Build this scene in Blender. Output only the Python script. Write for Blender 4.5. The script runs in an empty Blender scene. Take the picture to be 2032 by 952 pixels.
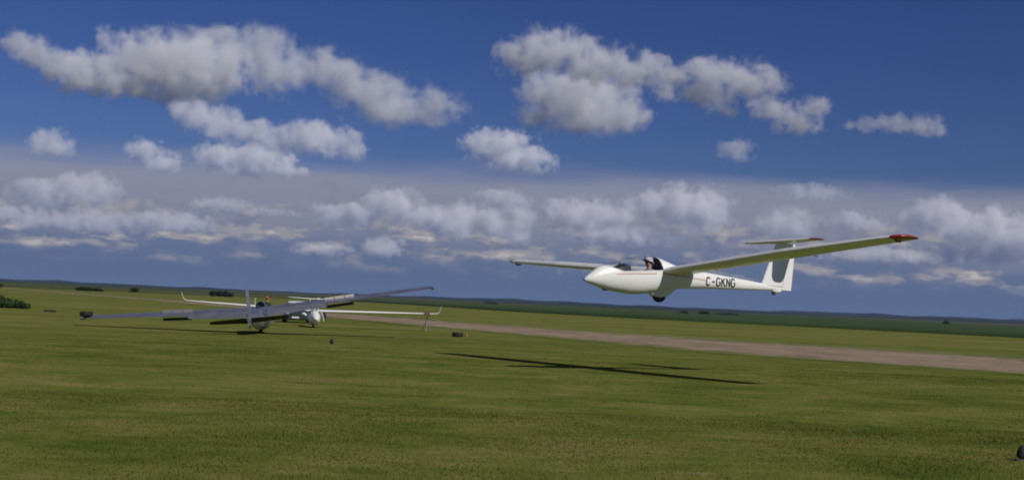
import bpy, bmesh, math, random
import numpy as np
from mathutils import Matrix, Vector

random.seed(7)
rng = np.random.default_rng(11)
scene = bpy.context.scene
COL = scene.collection

# ------------------------------------------------------------------ camera
CAM_H = 1.509
LENS = 3008.1 / 2032 * 36.0
cam_d = bpy.data.cameras.new('camera')
cam_d.sensor_width = 36.0
cam_d.lens = LENS
cam_d.clip_start = 0.1
cam_d.clip_end = 60000
cam = bpy.data.objects.new('camera', cam_d)
COL.objects.link(cam)
cR = Vector((0.9990847, -0.00183813, 0.04273626))
cU = Vector((-0.04277577, -0.04293197, 0.99816185))
cF = Vector((0.0, 0.99907631, 0.0429713))
cam.matrix_world = Matrix(((cR.x, cU.x, -cF.x, 0), (cR.y, cU.y, -cF.y, 0), (cR.z, cU.z, -cF.z, CAM_H), (0, 0, 0, 1)))
scene.camera = cam

# ------------------------------------------------------------------ sun
SUN_AZ = math.radians(-46.5)      # from +X, counter clockwise
SUN_EL = math.radians(40.4)
sun_dir = Vector((math.cos(SUN_EL) * math.cos(SUN_AZ), math.cos(SUN_EL) * math.sin(SUN_AZ), math.sin(SUN_EL)))
sun_d = bpy.data.lights.new('sun', 'SUN')
sun_d.energy = 3.3
sun_d.angle = math.radians(0.53)
sun_d.color = (1.0, 0.95, 0.88)
sun = bpy.data.objects.new('sun', sun_d)
COL.objects.link(sun)
sun.rotation_euler = sun_dir.to_track_quat('Z', 'Y').to_euler()
sun.location = (20, -20, 40)

# ------------------------------------------------------------------ sky: Nishita plus broken cumulus
SKY_STRENGTH = 0.1
world = bpy.data.worlds.new('World')
scene.world = world
world.use_nodes = True
wt = world.node_tree
wt.nodes.clear()


class NB:
    """small node builder"""
    def __init__(self, tree):
        self.t = tree

    def new(self, kind, **kw):
        n = self.t.nodes.new(kind)
        for k, v in kw.items():
            setattr(n, k, v)
        return n

    def put(self, sock, v):
        if isinstance(v, bpy.types.NodeSocket):
            self.t.links.new(v, sock)
        elif v is not None:
            sock.default_value = v

    def m(self, op, a, b=None, c=None, clamp=False):
        n = self.new('ShaderNodeMath', operation=op, use_clamp=clamp)
        for i, v in enumerate((a, b, c)):
            if v is not None:
                self.put(n.inputs[i], v)
        return n.outputs[0]

    def v(self, op, a, b=None, scale=None):
        n = self.new('ShaderNodeVectorMath', operation=op)
        self.put(n.inputs[0], a)
        if b is not None:
            self.put(n.inputs[1], b)
        if scale is not None:
            self.put(n.inputs['Scale'], scale)
        return n.outputs['Value'] if op in ('DOT_PRODUCT', 'LENGTH') else n.outputs['Vector']

    def comb(self, x, y, z=0.0):
        n = self.new('ShaderNodeCombineXYZ')
        for i, q in enumerate((x, y, z)):
            self.put(n.inputs[i], q)
        return n.outputs[0]

    def sep(self, v):
        n = self.new('ShaderNodeSeparateXYZ')
        self.put(n.inputs[0], v)
        return n.outputs

    def noise(self, vec, scale, detail=4.0, rough=0.55, color=False, dist=0.0):
        n = self.new('ShaderNodeTexNoise')
        self.put(n.inputs['Vector'], vec)
        n.inputs['Scale'].default_value = scale
        n.inputs['Detail'].default_value = detail
        n.inputs['Roughness'].default_value = rough
        n.inputs['Distortion'].default_value = dist
        return n.outputs['Color' if color else 'Fac']

    def sstep(self, x, lo, hi, a=0.0, b=1.0):
        n = self.new('ShaderNodeMapRange', interpolation_type='SMOOTHSTEP')
        self.put(n.inputs[0], x)
        for i, q in enumerate((lo, hi, a, b)):
            self.put(n.inputs[i + 1], q)
        return n.outputs[0]

    def ramp(self, fac, stops, interp='LINEAR'):
        n = self.new('ShaderNodeValToRGB')
        cr = n.color_ramp
        cr.interpolation = interp
        while len(cr.elements) < len(stops):
            cr.elements.new(0.5)
        for e, (p, c) in zip(cr.elements, stops):
            e.position = p
            e.color = (*c, 1.0)
        self.put(n.inputs[0], fac)
        return n.outputs[0]

    def mix(self, fac, a, b, blend='MIX'):
        n = self.new('ShaderNodeMix', data_type='RGBA', blend_type=blend)
        self.put(n.inputs[0], fac)
        self.put(n.inputs[6], (*a, 1.0) if isinstance(a, tuple) else a)
        self.put(n.inputs[7], (*b, 1.0) if isinstance(b, tuple) else b)
        return n.outputs[2]


# puffs of the far cloud bank: azimuth, elevation, half width, half height in degrees on the sky
BANK = [(-17.19, 3.29, 1.33, 0.57), (-15.62, 3.51, 1.14, 0.69), (-18.01, 2.42, 1.71, 0.46), (-12.69, 2.48, 1.71, 0.46), (-15.56, 2.38, 2.1, 0.5), (-10.9, 3.28, 1.18, 0.3), (-8.95, 3.09, 1.33, 0.17), (-6.04, 3.1, 1.52, 0.5), (-4.55, 3.61, 1.18, 0.65), (-3.39, 3.19, 1.14, 0.46), (-0.37, 3.99, 1.18, 0.38), (-2.05, 3.06, 1.37, 0.69), (-0.04, 2.96, 1.1, 0.76), (2.89, 3.55, 1.81, 0.69), (5.16, 3.93, 1.14, 0.61), (6.86, 3.89, 1.52, 0.88), (4.44, 2.76, 2.48, 0.5), (10.23, 3.44, 1.22, 0.61), (15.74, 3.88, 1.14, 0.72), (17.16, 3.46, 1.75, 0.8), (18.64, 3.23, 1.33, 0.76), (12.79, 3.61, 1.07, 0.42), (17.44, 2.65, 2.29, 0.53), (13.74, 2.44, 2.67, 0.38), (-4.85, 1.98, 0.95, 0.42), (-7.11, 1.78, 1.33, 0.3), (-0.28, 1.9, 2.29, 0.34), (-11.21, 2.05, 3.05, 0.27), (-16.57, 1.59, 2.86, 0.27)]


def cloud_group(name, puffs, noise_scale, extra=None):
    """group: (warped, plain) sky position in degrees -> (puff field, fine noise)"""
    g = bpy.data.node_groups.new(name, 'ShaderNodeTree')
    g.interface.new_socket('Q', in_out='INPUT', socket_type='NodeSocketVector')
    g.interface.new_socket('P', in_out='INPUT', socket_type='NodeSocketVector')
    g.interface.new_socket('F', in_out='OUTPUT', socket_type='NodeSocketFloat')
    g.interface.new_socket('N', in_out='OUTPUT', socket_type='NodeSocketFloat')
    b = NB(g)
    gi, go = b.new('NodeGroupInput'), b.new('NodeGroupOutput')
    Q, P = gi.outputs[0], gi.outputs[1]
    F = None
    for (a, e, ra, re) in puffs:
        d = b.v('MULTIPLY', b.v('SUBTRACT', Q, (a, e, 0.0)), (1 / ra, 1 / re, 0.0))
        f = b.v('LENGTH', d)
        if F is None:
            F = f
        else:
            n = b.new('ShaderNodeMath', operation='SMOOTH_MIN')
            b.put(n.inputs[0], F)
            b.put(n.inputs[1], f)
            n.inputs[2].default_value = 0.18
            F = n.outputs[0]
    F = b.m('MAXIMUM', b.m('SUBTRACT', 1.0, F), -1.6)
    if extra:
        F = b.m('MAXIMUM', F, extra(b, P))
    N = b.noise(b.v('MULTIPLY', P, (1.0, 1.2, 1.0)), noise_scale, 5.0, 0.52)
    g.links.new(F, go.inputs[0])
    g.links.new(N, go.inputs[1])
    return g


def bank_extra(b, P):
    """small flat cumulus crowding towards the horizon"""
    s = b.sep(P)
    n = b.noise(b.v('MULTIPLY', P, (0.42, 1.5, 1.0)), 1.0, 5.0, 0.6)
    win = b.m('MULTIPLY', b.sstep(s[1], 0.5, 1.6), b.sstep(s[1], 4.4, 2.6))
    return b.m('SUBTRACT', b.m('MULTIPLY', b.m('MULTIPLY', b.m('SUBTRACT', n, 0.40), 3.4), win), 0.18)


W_ = NB(wt)
tc = W_.new('ShaderNodeTexCoord')
dirv = W_.v('NORMALIZE', tc.outputs['Generated'])
dx, dy, dz = W_.sep(dirv)
az = W_.m('MULTIPLY', W_.m('ARCTAN2', dx, dy), 57.29578)
el = W_.m('MULTIPLY', W_.m('ARCSINE', dz), 57.29578)
P0 = W_.comb(az, el, 0.0)

sky = W_.new('ShaderNodeTexSky', sky_type='NISHITA')
sky.sun_disc = False
sky.sun_elevation = SUN_EL
sky.sun_rotation = math.pi / 2 - SUN_AZ      # clockwise from +Y
sky.altitude = 600
sky.air_density = 1.0
sky.dust_density = 0.3
sky.ozone_density = 3.0
K = 1.0 / SKY_STRENGTH
gam = W_.new('ShaderNodeGamma')
W_.put(gam.inputs[0], W_.mix(1.0, sky.outputs[0], (0.1, 0.1, 0.1), 'MULTIPLY'))
gam.inputs[1].default_value = 1.3
col = W_.mix(1.0, gam.outputs[0], (0.228 * K, 0.262 * K, 0.46 * K), 'MULTIPLY')

# thin high layer and murk low over the horizon
streak = W_.noise(W_.v('MULTIPLY', P0, (0.10, 0.8, 1.0)), 1.0, 4.0, 0.55)
edge = W_.m('ADD', el, W_.m('MULTIPLY', W_.m('SUBTRACT', streak, 0.5), 1.6))
lay = W_.sstep(edge, 5.5, 4.2, 0.0, 0.88)
lay_col = W_.ramp(W_.m('DIVIDE', edge, 6.0, clamp=True),
                  [(0.0, (0.092 * K, 0.138 * K, 0.262 * K)), (0.30, (0.115 * K, 0.157 * K, 0.275 * K)),
                   (0.45, (0.225 * K, 0.238 * K, 0.325 * K)), (0.80, (0.27 * K, 0.275 * K, 0.355 * K))])
col = W_.mix(lay, col, lay_col)


def add_clouds(col, grp, off, warp_amp, warp_scale, edge_lo, edge_hi, nk, gain, bias, stops, opacity):
    w = W_.v('SUBTRACT', W_.noise(P0, warp_scale, 4.0, 0.55, color=True), (0.5, 0.5, 0.5))
    Q0 = W_.v('ADD', P0, W_.v('MULTIPLY', w, (warp_amp * 1.3, warp_amp, 0.0)))

    def inst(q, p):
        n = W_.new('ShaderNodeGroup')
        n.node_tree = grp
        W_.put(n.inputs[0], q)
        W_.put(n.inputs[1], p)
        return n.outputs[0], n.outputs[1]
    F0, N0 = inst(Q0, P0)
    F1, N1 = inst(W_.v('ADD', Q0, off), W_.v('ADD', P0, off))
    g0 = W_.m('ADD', F0, W_.m('MULTIPLY', W_.m('SUBTRACT', N0, 0.5), nk))
    df = W_.m('ADD', W_.m('SUBTRACT', F0, F1), W_.m('MULTIPLY', W_.m('SUBTRACT', N0, N1), nk * 0.6))
    a = W_.m('MULTIPLY', W_.sstep(g0, edge_lo, edge_hi), opacity)
    lit = W_.m('ADD', W_.m('MULTIPLY', df, gain), bias, clamp=True)
    c = W_.ramp(lit, stops, 'EASE')
    return W_.mix(a, col, c)


base = col
g_bank = cloud_group('cloud_bank', BANK[23:], 1.25, bank_extra)
bank = add_clouds(base, g_bank, (0.20, 0.38, 0.0), 0.7, 1.0, -0.10, 0.34, 1.3, 0.62, 0.40,
                  [(0.0, (0.115 * K, 0.148 * K, 0.265 * K)), (0.38, (0.165 * K, 0.19 * K, 0.29 * K)),
                   (0.66, (0.30 * K, 0.295 * K, 0.335 * K)), (1.0, (0.54 * K, 0.505 * K, 0.48 * K))], 0.92)
# the same broken cumulus goes on over the rest of the sky
inv = W_.m('DIVIDE', 1.0, W_.m('MAXIMUM', dz, 0.05))
plane = W_.comb(W_.m('MULTIPLY', dx, inv), W_.m('MULTIPLY', dy, inv), 0.0)
gn = W_.noise(plane, 0.9, 7.0, 0.55)
ga = W_.m('MULTIPLY', W_.m('MULTIPLY', W_.sstep(gn, 0.54, 0.66), W_.sstep(el, 2.5, 6.0)), 0.9)
gc = W_.ramp(W_.sstep(gn, 0.54, 0.75), [(0.0, (0.5 * K, 0.5 * K, 0.54 * K)), (1.0, (0.30 * K, 0.32 * K, 0.40 * K))])
rest = W_.mix(ga, base, gc)
# the lowest two degrees fade into the murk
low = W_.sstep(el, 1.9, 0.7, 0.0, 0.93)
murk = (0.094 * K, 0.141 * K, 0.265 * K)
bgs = []
for c_ in (W_.mix(low, bank, murk), base, W_.mix(low, rest, murk)):
    bg = W_.new('ShaderNodeBackground')
    W_.put(bg.inputs['Color'], c_)
    bg.inputs['Strength'].default_value = SKY_STRENGTH
    bgs.append(bg.outputs[0])


def mix_sh(f, a, b_):
    n = W_.new('ShaderNodeMixShader')
    for k_, q in enumerate((f, a, b_)):
        W_.put(n.inputs[k_], q)
    return n


around = W_.m('MAXIMUM', W_.sstep(W_.m('ABSOLUTE', az), 20.5, 26.0), W_.sstep(el, 12.5, 16.0))
around = W_.m('MAXIMUM', around, W_.m('LESS_THAN', el, -1.0))
msh = mix_sh(around, mix_sh(W_.sstep(el, 4.4, 4.75), bgs[0], bgs[1]).outputs[0], bgs[2])
wo = W_.new('ShaderNodeOutputWorld')
wt.links.new(msh.outputs[0], wo.inputs['Surface'])

# ------------------------------------------------------------------ exposure, render
vs = scene.view_settings
vs.view_transform = 'Standard'
vs.look = 'None'
vs.exposure = 0.0
vs.gamma = 1.0
vs.use_curve_mapping = False
scene.cycles.use_denoising = True
scene.cycles.max_bounces = 12
scene.cycles.diffuse_bounces = 3
scene.cycles.transparent_max_bounces = 12
scene.cycles.volume_bounces = 8
scene.cycles.filter_width = 1.9
scene.cycles.sample_clamp_indirect = 4.0


# ------------------------------------------------------------------ materials
def mat(name, color=(0.5, 0.5, 0.5), rough=0.5, metal=0.0, spec=0.5, build=None, coat=0.0):
    m = bpy.data.materials.new(name)
    m.use_nodes = True
    t = m.node_tree
    p = t.nodes['Principled BSDF']
    p.inputs['Base Color'].default_value = (*color, 1)
    p.inputs['Roughness'].default_value = rough
    p.inputs['Metallic'].default_value = metal
    p.inputs['Specular IOR Level'].default_value = spec
    p.inputs['Coat Weight'].default_value = coat
    if build:
        build(NB(t), p)
    return m


def soiled(base, dirt, amt=0.35, scale=3.0, rough=(0.25, 0.5), bump=0.0):
    """paint with faint uneven grime and gloss"""
    def f(b, p):
        tcn = b.new('ShaderNodeTexCoord')
        n1 = b.noise(tcn.outputs['Object'], scale, 5.0, 0.6)
        n2 = b.noise(b.v('MULTIPLY', tcn.outputs['Object'], (1.0, 6.0, 6.0)), scale * 1.7, 4.0, 0.6)
        fac = b.m('MULTIPLY', b.sstep(b.m('MULTIPLY', b.m('ADD', n1, n2), 0.5), 0.45, 0.72), amt)
        b.put(p.inputs['Base Color'], b.mix(fac, base, dirt))
        b.put(p.inputs['Roughness'], b.sstep(n1, 0.3, 0.7, rough[0], rough[1]))
        if bump:
            bn = b.new('ShaderNodeBump')
            bn.inputs['Strength'].default_value = bump
            bn.inputs['Distance'].default_value = 0.02
            b.put(bn.inputs['Height'], n1)
            b.put(p.inputs['Normal'], bn.outputs[0])
    return f


M = {}
M['white'] = mat('white_gelcoat', build=soiled((0.80, 0.80, 0.78), (0.60, 0.58, 0.53), 0.35, 2.2, (0.22, 0.4)))
M['white2'] = mat('white_gelcoat_parked', build=soiled((0.80, 0.80, 0.76), (0.62, 0.60, 0.55), 0.3, 2.2, (0.2, 0.4)))
M['red'] = mat('red_paint', build=soiled((0.32, 0.03, 0.032), (0.2, 0.03, 0.03), 0.5, 6.0, (0.2, 0.4)))
M['stripe'] = mat('faded_red_stripe', build=soiled((0.60, 0.34, 0.31), (0.66, 0.46, 0.42), 0.6, 5.0, (0.3, 0.5)))
M['black'] = mat('black_rubber', build=soiled((0.012, 0.012, 0.013), (0.03, 0.028, 0.025), 0.6, 14.0, (0.6, 0.85)))
M['ink'] = mat('black_lettering', (0.015, 0.015, 0.017), 0.45)
M['dark'] = mat('cockpit_dark', build=soiled((0.018, 0.02, 0.026), (0.03, 0.03, 0.035), 0.6, 9.0, (0.5, 0.8)))
M['grey_trim'] = mat('grey_trim', build=soiled((0.16, 0.17, 0.18), (0.1, 0.1, 0.1), 0.5, 9.0, (0.4, 0.7)))
M['stand_grey'] = mat('grey_stand_paint', build=soiled((0.22, 0.23, 0.23), (0.12, 0.12, 0.11), 0.5, 9.0, (0.5, 0.7)))
M['steel'] = mat('steel', (0.35, 0.36, 0.37), 0.38, 1.0)


def alu(b, p):
    tcn = b.new('ShaderNodeTexCoord')
    o = tcn.outputs['Object']
    n1 = b.noise(o, 1.6, 5.0, 0.6)
    n2 = b.noise(b.v('MULTIPLY', o, (9.0, 1.2, 9.0)), 1.0, 3.0, 0.5)
    b.put(p.inputs['Base Color'], b.mix(b.sstep(n1, 0.35, 0.7), (0.32, 0.325, 0.38), (0.41, 0.415, 0.47)))
    b.put(p.inputs['Roughness'], b.sstep(n2, 0.25, 0.75, 0.26, 0.42))
    bn = b.new('ShaderNodeBump')
    bn.inputs['Strength'].default_value = 0.25
    bn.inputs['Distance'].default_value = 0.01
    b.put(bn.inputs['Height'], b.noise(o, 3.0, 2.0, 0.5))
    b.put(p.inputs['Normal'], bn.outputs[0])


M['alu'] = mat('weathered_aluminium', metal=0.72, build=alu)
M['brake'] = mat('airbrake_paint', build=soiled((0.50, 0.46, 0.40), (0.30, 0.28, 0.25), 0.6, 6.0, (0.5, 0.7)))
M['brake_shaded'] = mat('airbrake_paint_shaded', build=soiled((0.20, 0.20, 0.22), (0.13, 0.13, 0.14), 0.6, 6.0, (0.5, 0.7)))  # same airbrake paint with shade put into its colour, for the left plates
M['elev'] = mat('dark_brown_elevator', build=soiled((0.030, 0.022, 0.020), (0.045, 0.035, 0.03), 0.6, 6.0, (0.6, 0.8)))  # one dark brown tone over the whole elevator
M['skin'] = mat('skin', build=soiled((0.50, 0.30, 0.21), (0.42, 0.22, 0.15), 0.5, 20.0, (0.5, 0.6)))
M['shirt_dark'] = mat('dark_shirt', build=soiled((0.025, 0.022, 0.028), (0.05, 0.045, 0.05), 0.6, 12.0, (0.8, 0.95)))
M['shirt_grey'] = mat('grey_shirt', build=soiled((0.30, 0.30, 0.34), (0.2, 0.2, 0.23), 0.6, 14.0, (0.8, 0.95)))
M['jeans'] = mat('dark_trousers', build=soiled((0.03, 0.04, 0.07), (0.06, 0.07, 0.09), 0.6, 12.0, (0.8, 0.95)))
M['cap_red'] = mat('red_cap_cloth', build=soiled((0.42, 0.07, 0.06), (0.3, 0.06, 0.05), 0.6, 14.0, (0.8, 0.95)))


def hat_stripes(b, p):
    tcn = b.new('ShaderNodeTexCoord')
    z = b.sep(tcn.outputs['Object'])[2]
    s = b.m('SINE', b.m('MULTIPLY', z, 120.0))
    b.put(p.inputs['Base Color'], b.mix(b.sstep(s, 0.25, 0.5), (0.72, 0.70, 0.72), (0.17, 0.15, 0.22)))
    p.inputs['Roughness'].default_value = 0.9


M['hat'] = mat('striped_hat_cloth', build=hat_stripes)


def glass_mat(name, tint, ior=1.45):
    m = bpy.data.materials.new(name)
    m.use_nodes = True
    b = NB(m.node_tree)
    m.node_tree.nodes.clear()
    tr = b.new('ShaderNodeBsdfTransparent')
    tr.inputs[0].default_value = (*tint, 1)
    gl = b.new('ShaderNodeBsdfGlossy')
    gl.inputs['Roughness'].default_value = 0.04
    fr = b.new('ShaderNodeFresnel')
    geo = b.new('ShaderNodeNewGeometry')
    b.put(fr.inputs['IOR'], b.sstep(geo.outputs['Backfacing'], 0.4, 0.6, ior, 1.0 / ior))   # a thin shell: same reflectance from both sides
    mx = b.new('ShaderNodeMixShader')
    b.put(mx.inputs[0], fr.outputs[0])
    b.put(mx.inputs[1], tr.outputs[0])
    b.put(mx.inputs[2], gl.outputs[0])
    o = b.new('ShaderNodeOutputMaterial')
    b.put(o.inputs[0], mx.outputs[0])
    return m


M['canopy'] = glass_mat('canopy_glass', (0.95, 0.96, 0.97), 1.28)
M['tint'] = glass_mat('tinted_canopy_glass', (0.16, 0.26, 0.30))


def glossy_dark(b, p):
    tcn = b.new('ShaderNodeTexCoord')
    n = b.noise(tcn.outputs['Object'], 4.0, 4.0, 0.6)
    b.put(p.inputs['Base Color'], b.mix(n, (0.03, 0.04, 0.045), (0.05, 0.055, 0.06)))
    p.inputs['Roughness'].default_value = 0.2


M['car'] = mat('dark_car_paint', build=glossy_dark, coat=0.6)
M['car_roof'] = mat('sky_bright_car_roof', build=soiled((0.75, 0.76, 0.78), (0.5, 0.5, 0.5), 0.4, 5.0, (0.2, 0.35)))  # white base colour stands in for bright sky reflected on the dark car's roof
M['lens'] = mat('headlamp_glass', (0.75, 0.77, 0.78), 0.12)
M['orange'] = mat('orange_plastic', build=soiled((0.26, 0.13, 0.04), (0.18, 0.10, 0.04), 0.6, 20.0, (0.5, 0.7)))
M['wood'] = mat('weathered_wood', build=soiled((0.05, 0.036, 0.02), (0.025, 0.018, 0.01), 0.8, 9.0, (0.8, 0.95)))
M['padding'] = mat('brown_padding', build=soiled((0.14, 0.09, 0.06), (0.08, 0.05, 0.035), 0.7, 14.0, (0.8, 0.95)))
M['beige'] = mat('beige_post_paint', build=soiled((0.48, 0.38, 0.27), (0.3, 0.24, 0.18), 0.6, 12.0, (0.7, 0.9)))
M['pale_post'] = mat('pale_post_paint', build=soiled((0.6, 0.62, 0.55), (0.4, 0.4, 0.36), 0.6, 12.0, (0.7, 0.9)))


# ------------------------------------------------------------------ helpers
def link(name, me, m, parent=None, smooth=35):
    if m is not None:
        for q in (m if isinstance(m, list) else [m]):
            me.materials.append(q)
    o = bpy.data.objects.new(name, me)
    COL.objects.link(o)
    if parent is not None:
        o.parent = parent
    if smooth:
        me.shade_smooth()
        me.set_sharp_from_angle(angle=math.radians(smooth))
    return o


def mesh(name, v, f):
    me = bpy.data.meshes.new(name)
    me.from_pydata([tuple(map(float, q)) for q in v], [], f)
    me.update()
    return me


class MB:
    """collects shapes for ONE mesh"""
    def __init__(self):
        self.v, self.f = [], []

    def add(self, v, f):
        o = len(self.v)
        self.v += [tuple(map(float, q)) for q in v]
        self.f += [tuple(i + o for i in q) for q in f]
        return self

    def box(self, c, s, rot=None):
        c, s = Vector(c), Vector(s) * 0.5
        v = []
        for x in (-1, 1):
            for y in (-1, 1):
                for z in (-1, 1):
                    q = Vector((x * s.x, y * s.y, z * s.z))
                    v.append((rot @ q if rot else q) + c)
        return self.add(v, [(0, 1, 3, 2), (4, 6, 7, 5), (0, 4, 5, 1), (2, 3, 7, 6), (0, 2, 6, 4), (1, 5, 7, 3)])

    def loft(self, rings, cap=True, closed=True):
        n = len(rings[0])
        v = [q for r in rings for q in r]
        f = []
        for i in range(len(rings) - 1):
            for j in range(n if closed else n - 1):
                k = (j + 1) % n
                f.append((i * n + j, i * n + k, (i + 1) * n + k, (i + 1) * n + j))
        if cap:
            f.append(tuple(range(n - 1, -1, -1)))
            f.append(tuple((len(rings) - 1) * n + j for j in range(n)))
        return self.add(v, f)

    def tube(self, pts, r, n=8, cap=True):
        pts = [Vector(p) for p in pts]
        rr = r if isinstance(r, (list, tuple)) else [r] * len(pts)
        rings = []
        for i, p in enumerate(pts):
            d = (pts[min(i + 1, len(pts) - 1)] - pts[max(i - 1, 0)]).normalized()
            a = Vector((0, 0, 1)) if abs(d.z) < 0.9 else Vector((1, 0, 0))
            u = d.cross(a).normalized()
            w = d.cross(u)
            rings.append([p + (u * math.cos(2 * math.pi * k / n) + w * math.sin(2 * math.pi * k / n)) * rr[i] for k in range(n)])
        return self.loft(rings, cap)

    def lathe(self, prof, axis='Z', c=(0, 0, 0), n=28):
        """prof: (radius, along axis)"""
        rings = []
        for r, h in prof:
            ring = []
            for k in range(n):
                a = 2 * math.pi * k / n
                x, y = r * math.cos(a), r * math.sin(a)
                p = {'Z': (x, y, h), 'Y': (x, h, y), 'X': (h, x, y)}[axis]
                ring.append((p[0] + c[0], p[1] + c[1], p[2] + c[2]))
            rings.append(ring)
        return self.loft(rings, cap=True)

    def build(self, name, m, parent=None, smooth=35):
        me = mesh(name, self.v, self.f)
        bm = bmesh.new()
        bm.from_mesh(me)
        bmesh.ops.recalc_face_normals(bm, faces=bm.faces)
        bm.to_mesh(me)
        bm.free()
        return link(name, me, m, parent, smooth)


def thing(name, label, cat, matrix=None, loc=None, group=None):
    o = bpy.data.objects.new(name, None)
    o.empty_display_size = 0.3
    COL.objects.link(o)
    if matrix is not None:
        o.matrix_world = matrix
    elif loc is not None:
        o.location = loc
    return tag(o, label, cat, group)


def tag(o, label=None, cat=None, group=None, kind=None):
    for k, v in (('label', label), ('category', cat), ('group', group), ('kind', kind)):
        if v:
            o[k] = v
    return o


def frame(loc, yaw, pitch, bank):
    """x forward, y left, z up; positive bank lifts the left wing"""
    fw = Vector((math.cos(yaw) * math.cos(pitch), math.sin(yaw) * math.cos(pitch), math.sin(pitch)))
    lf = Vector((-math.sin(yaw), math.cos(yaw), 0))
    up = fw.cross(lf)
    l2 = lf * math.cos(bank) + up * math.sin(bank)
    u2 = fw.cross(l2)
    return Matrix(((fw.x, l2.x, u2.x, loc[0]), (fw.y, l2.y, u2.y, loc[1]), (fw.z, l2.z, u2.z, loc[2]), (0, 0, 0, 1)))


# ------------------------------------------------------------------ terrain
GR = [0, 45, 70, 86, 120, 216, 500, 1000, 2000, 3500, 5200, 7000, 9000, 10500, 14000]
GZ = [0, 0, -.31, -.2, -.2, 0, .35, 1.0, 2.4, 6.0, 11.0, 19.0, 31.0, 28.0, 5.0]


def ground_z(x, y):
    x = np.asarray(x, float)
    y = np.asarray(y, float)
    r = np.hypot(x, y)
    z = np.interp(r, GR, GZ)
    a = np.arctan2(x, y)
    far = np.clip((r - 2500) / 5000, 0, 1)
    roll = (np.sin(a * 23 + r * .0009) * .5 + np.sin(a * 61 + 1.3 + r * .0021) * .3 + np.sin(a * 131 + 2.1) * .25 + np.sin(a * 213 + .7) * .14 + np.sin(a * 371 + r * .003) * .12)
    z = z * (1 + far * (.32 * np.sin(a * 3.2 + .2) + (.16 + .14 * np.clip((r - 6000) / 2500, 0, 1)) * roll))
    mid = np.clip((r - 130) / 500, 0, 1) * np.clip((3000 - r) / 1500, 0, 1)
    z = z + mid * .25 * np.sin(x * .011 + 1.0) * np.sin(y * .006)
    return z


def gz(x, y):
    return float(ground_z(x, y))


def field_coords(b):
    g = b.new('ShaderNodeNewGeometry')
    return g.outputs['Position']


def grass_color(b, pos, bright=1.0):
    """mown prairie turf: green with straw and darker clover patches, long streaks along the strip"""
    n_big = b.noise(b.v('MULTIPLY', pos, (0.045, 0.075, 0.0)), 1.0, 4.0, 0.6, dist=0.6)
    n_mid = b.noise(b.v('MULTIPLY', pos, (0.38, 0.48, 0.0)), 1.0, 5.0, 0.62, dist=0.4)
    n_sm = b.noise(b.v('MULTIPLY', pos, (1.4, 2.2, 0.0)), 1.0, 5.0, 0.65)
    k = b.m('ADD', b.m('MULTIPLY', n_big, 0.55), b.m('ADD', b.m('MULTIPLY', n_mid, 0.85), b.m('MULTIPLY', n_sm, 0.6)))
    k = b.m('ADD', b.m('MULTIPLY', b.m('SUBTRACT', b.m('MULTIPLY', k, 0.5), 0.5), 1.15), 0.5)
    c = b.ramp(k, [(0.38, (0.052 * bright, 0.073 * bright, 0.014 * bright)), (0.46, (0.080 * bright, 0.100 * bright, 0.020 * bright)),
                   (0.53, (0.108 * bright, 0.119 * bright, 0.028 * bright)), (0.60, (0.145 * bright, 0.135 * bright, 0.046 * bright)),
                   (0.70, (0.185 * bright, 0.155 * bright, 0.07 * bright))])
    return c, n_sm


def ground_build(b, p):
    pos = field_coords(b)
    x, y, z = b.sep(pos)
    r = b.v('LENGTH', b.comb(x, y, 0.0))
    c, n_sm = grass_color(b, pos, 1.36)
    # paler, yellower turf in patches, stronger with distance
    pale_n = b.noise(b.v('MULTIPLY', pos, (0.012, 0.05, 0.0)), 1.0, 5.0, 0.6)
    c = b.mix(b.m('MULTIPLY', b.sstep(pale_n, 0.42, 0.62), b.sstep(r, 50.0, 95.0, 0.0, 0.6)), c, (0.185, 0.175, 0.066))
    # farmland beyond the airfield: long fields of crop, stubble and fallow
    vor = b.new('ShaderNodeTexVoronoi')
    b.put(vor.inputs['Vector'], b.v('MULTIPLY', pos, (0.0012, 0.0022, 0.0)))
    vor.inputs['Scale'].default_value = 1.0
    vor.inputs['Randomness'].default_value = 0.75
    hue = b.sep(vor.outputs['Color'])[0]
    fields = b.ramp(hue, [(0.0, (0.045, 0.075, 0.022)), (0.30, (0.075, 0.088, 0.030)), (0.5, (0.15, 0.115, 0.075)),
                          (0.68, (0.035, 0.07, 0.022)), (0.86, (0.115, 0.10, 0.055))], 'CONSTANT')
    fn = b.noise(b.v('MULTIPLY', pos, (0.006, 0.018, 0.0)), 1.0, 4.0, 0.6)
    fields = b.mix(b.sstep(fn, 0.3, 0.75, 0.0, 0.45), fields, (0.07, 0.085, 0.035))
    c = b.mix(b.sstep(r, 420.0, 620.0), c, fields)
    # dark belts of trees along far section lines
    tn = b.noise(b.v('MULTIPLY', pos, (0.0011, 0.0035, 0.0)), 1.0, 6.0, 0.65)
    belt = b.sstep(r, 2200.0, 6500.0, 0.56, 0.40)
    trees = b.m('MULTIPLY', b.sstep(b.m('SUBTRACT', tn, belt), 0.0, 0.05), b.sstep(r, 1600.0, 3000.0))
    c = b.mix(trees, c, (0.010, 0.016, 0.010))
    b.put(p.inputs['Base Color'], c)
    p.inputs['Roughness'].default_value = 0.95
    p.inputs['Specular IOR Level'].default_value = 0.0
    bn = b.new('ShaderNodeBump')
    bn.inputs['Strength'].default_value = 0.6
    bn.inputs['Distance'].default_value = 0.05
    b.put(bn.inputs['Height'], n_sm)
    b.put(p.inputs['Normal'], bn.outputs[0])


M['ground'] = mat('prairie_ground', build=ground_build)

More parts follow.
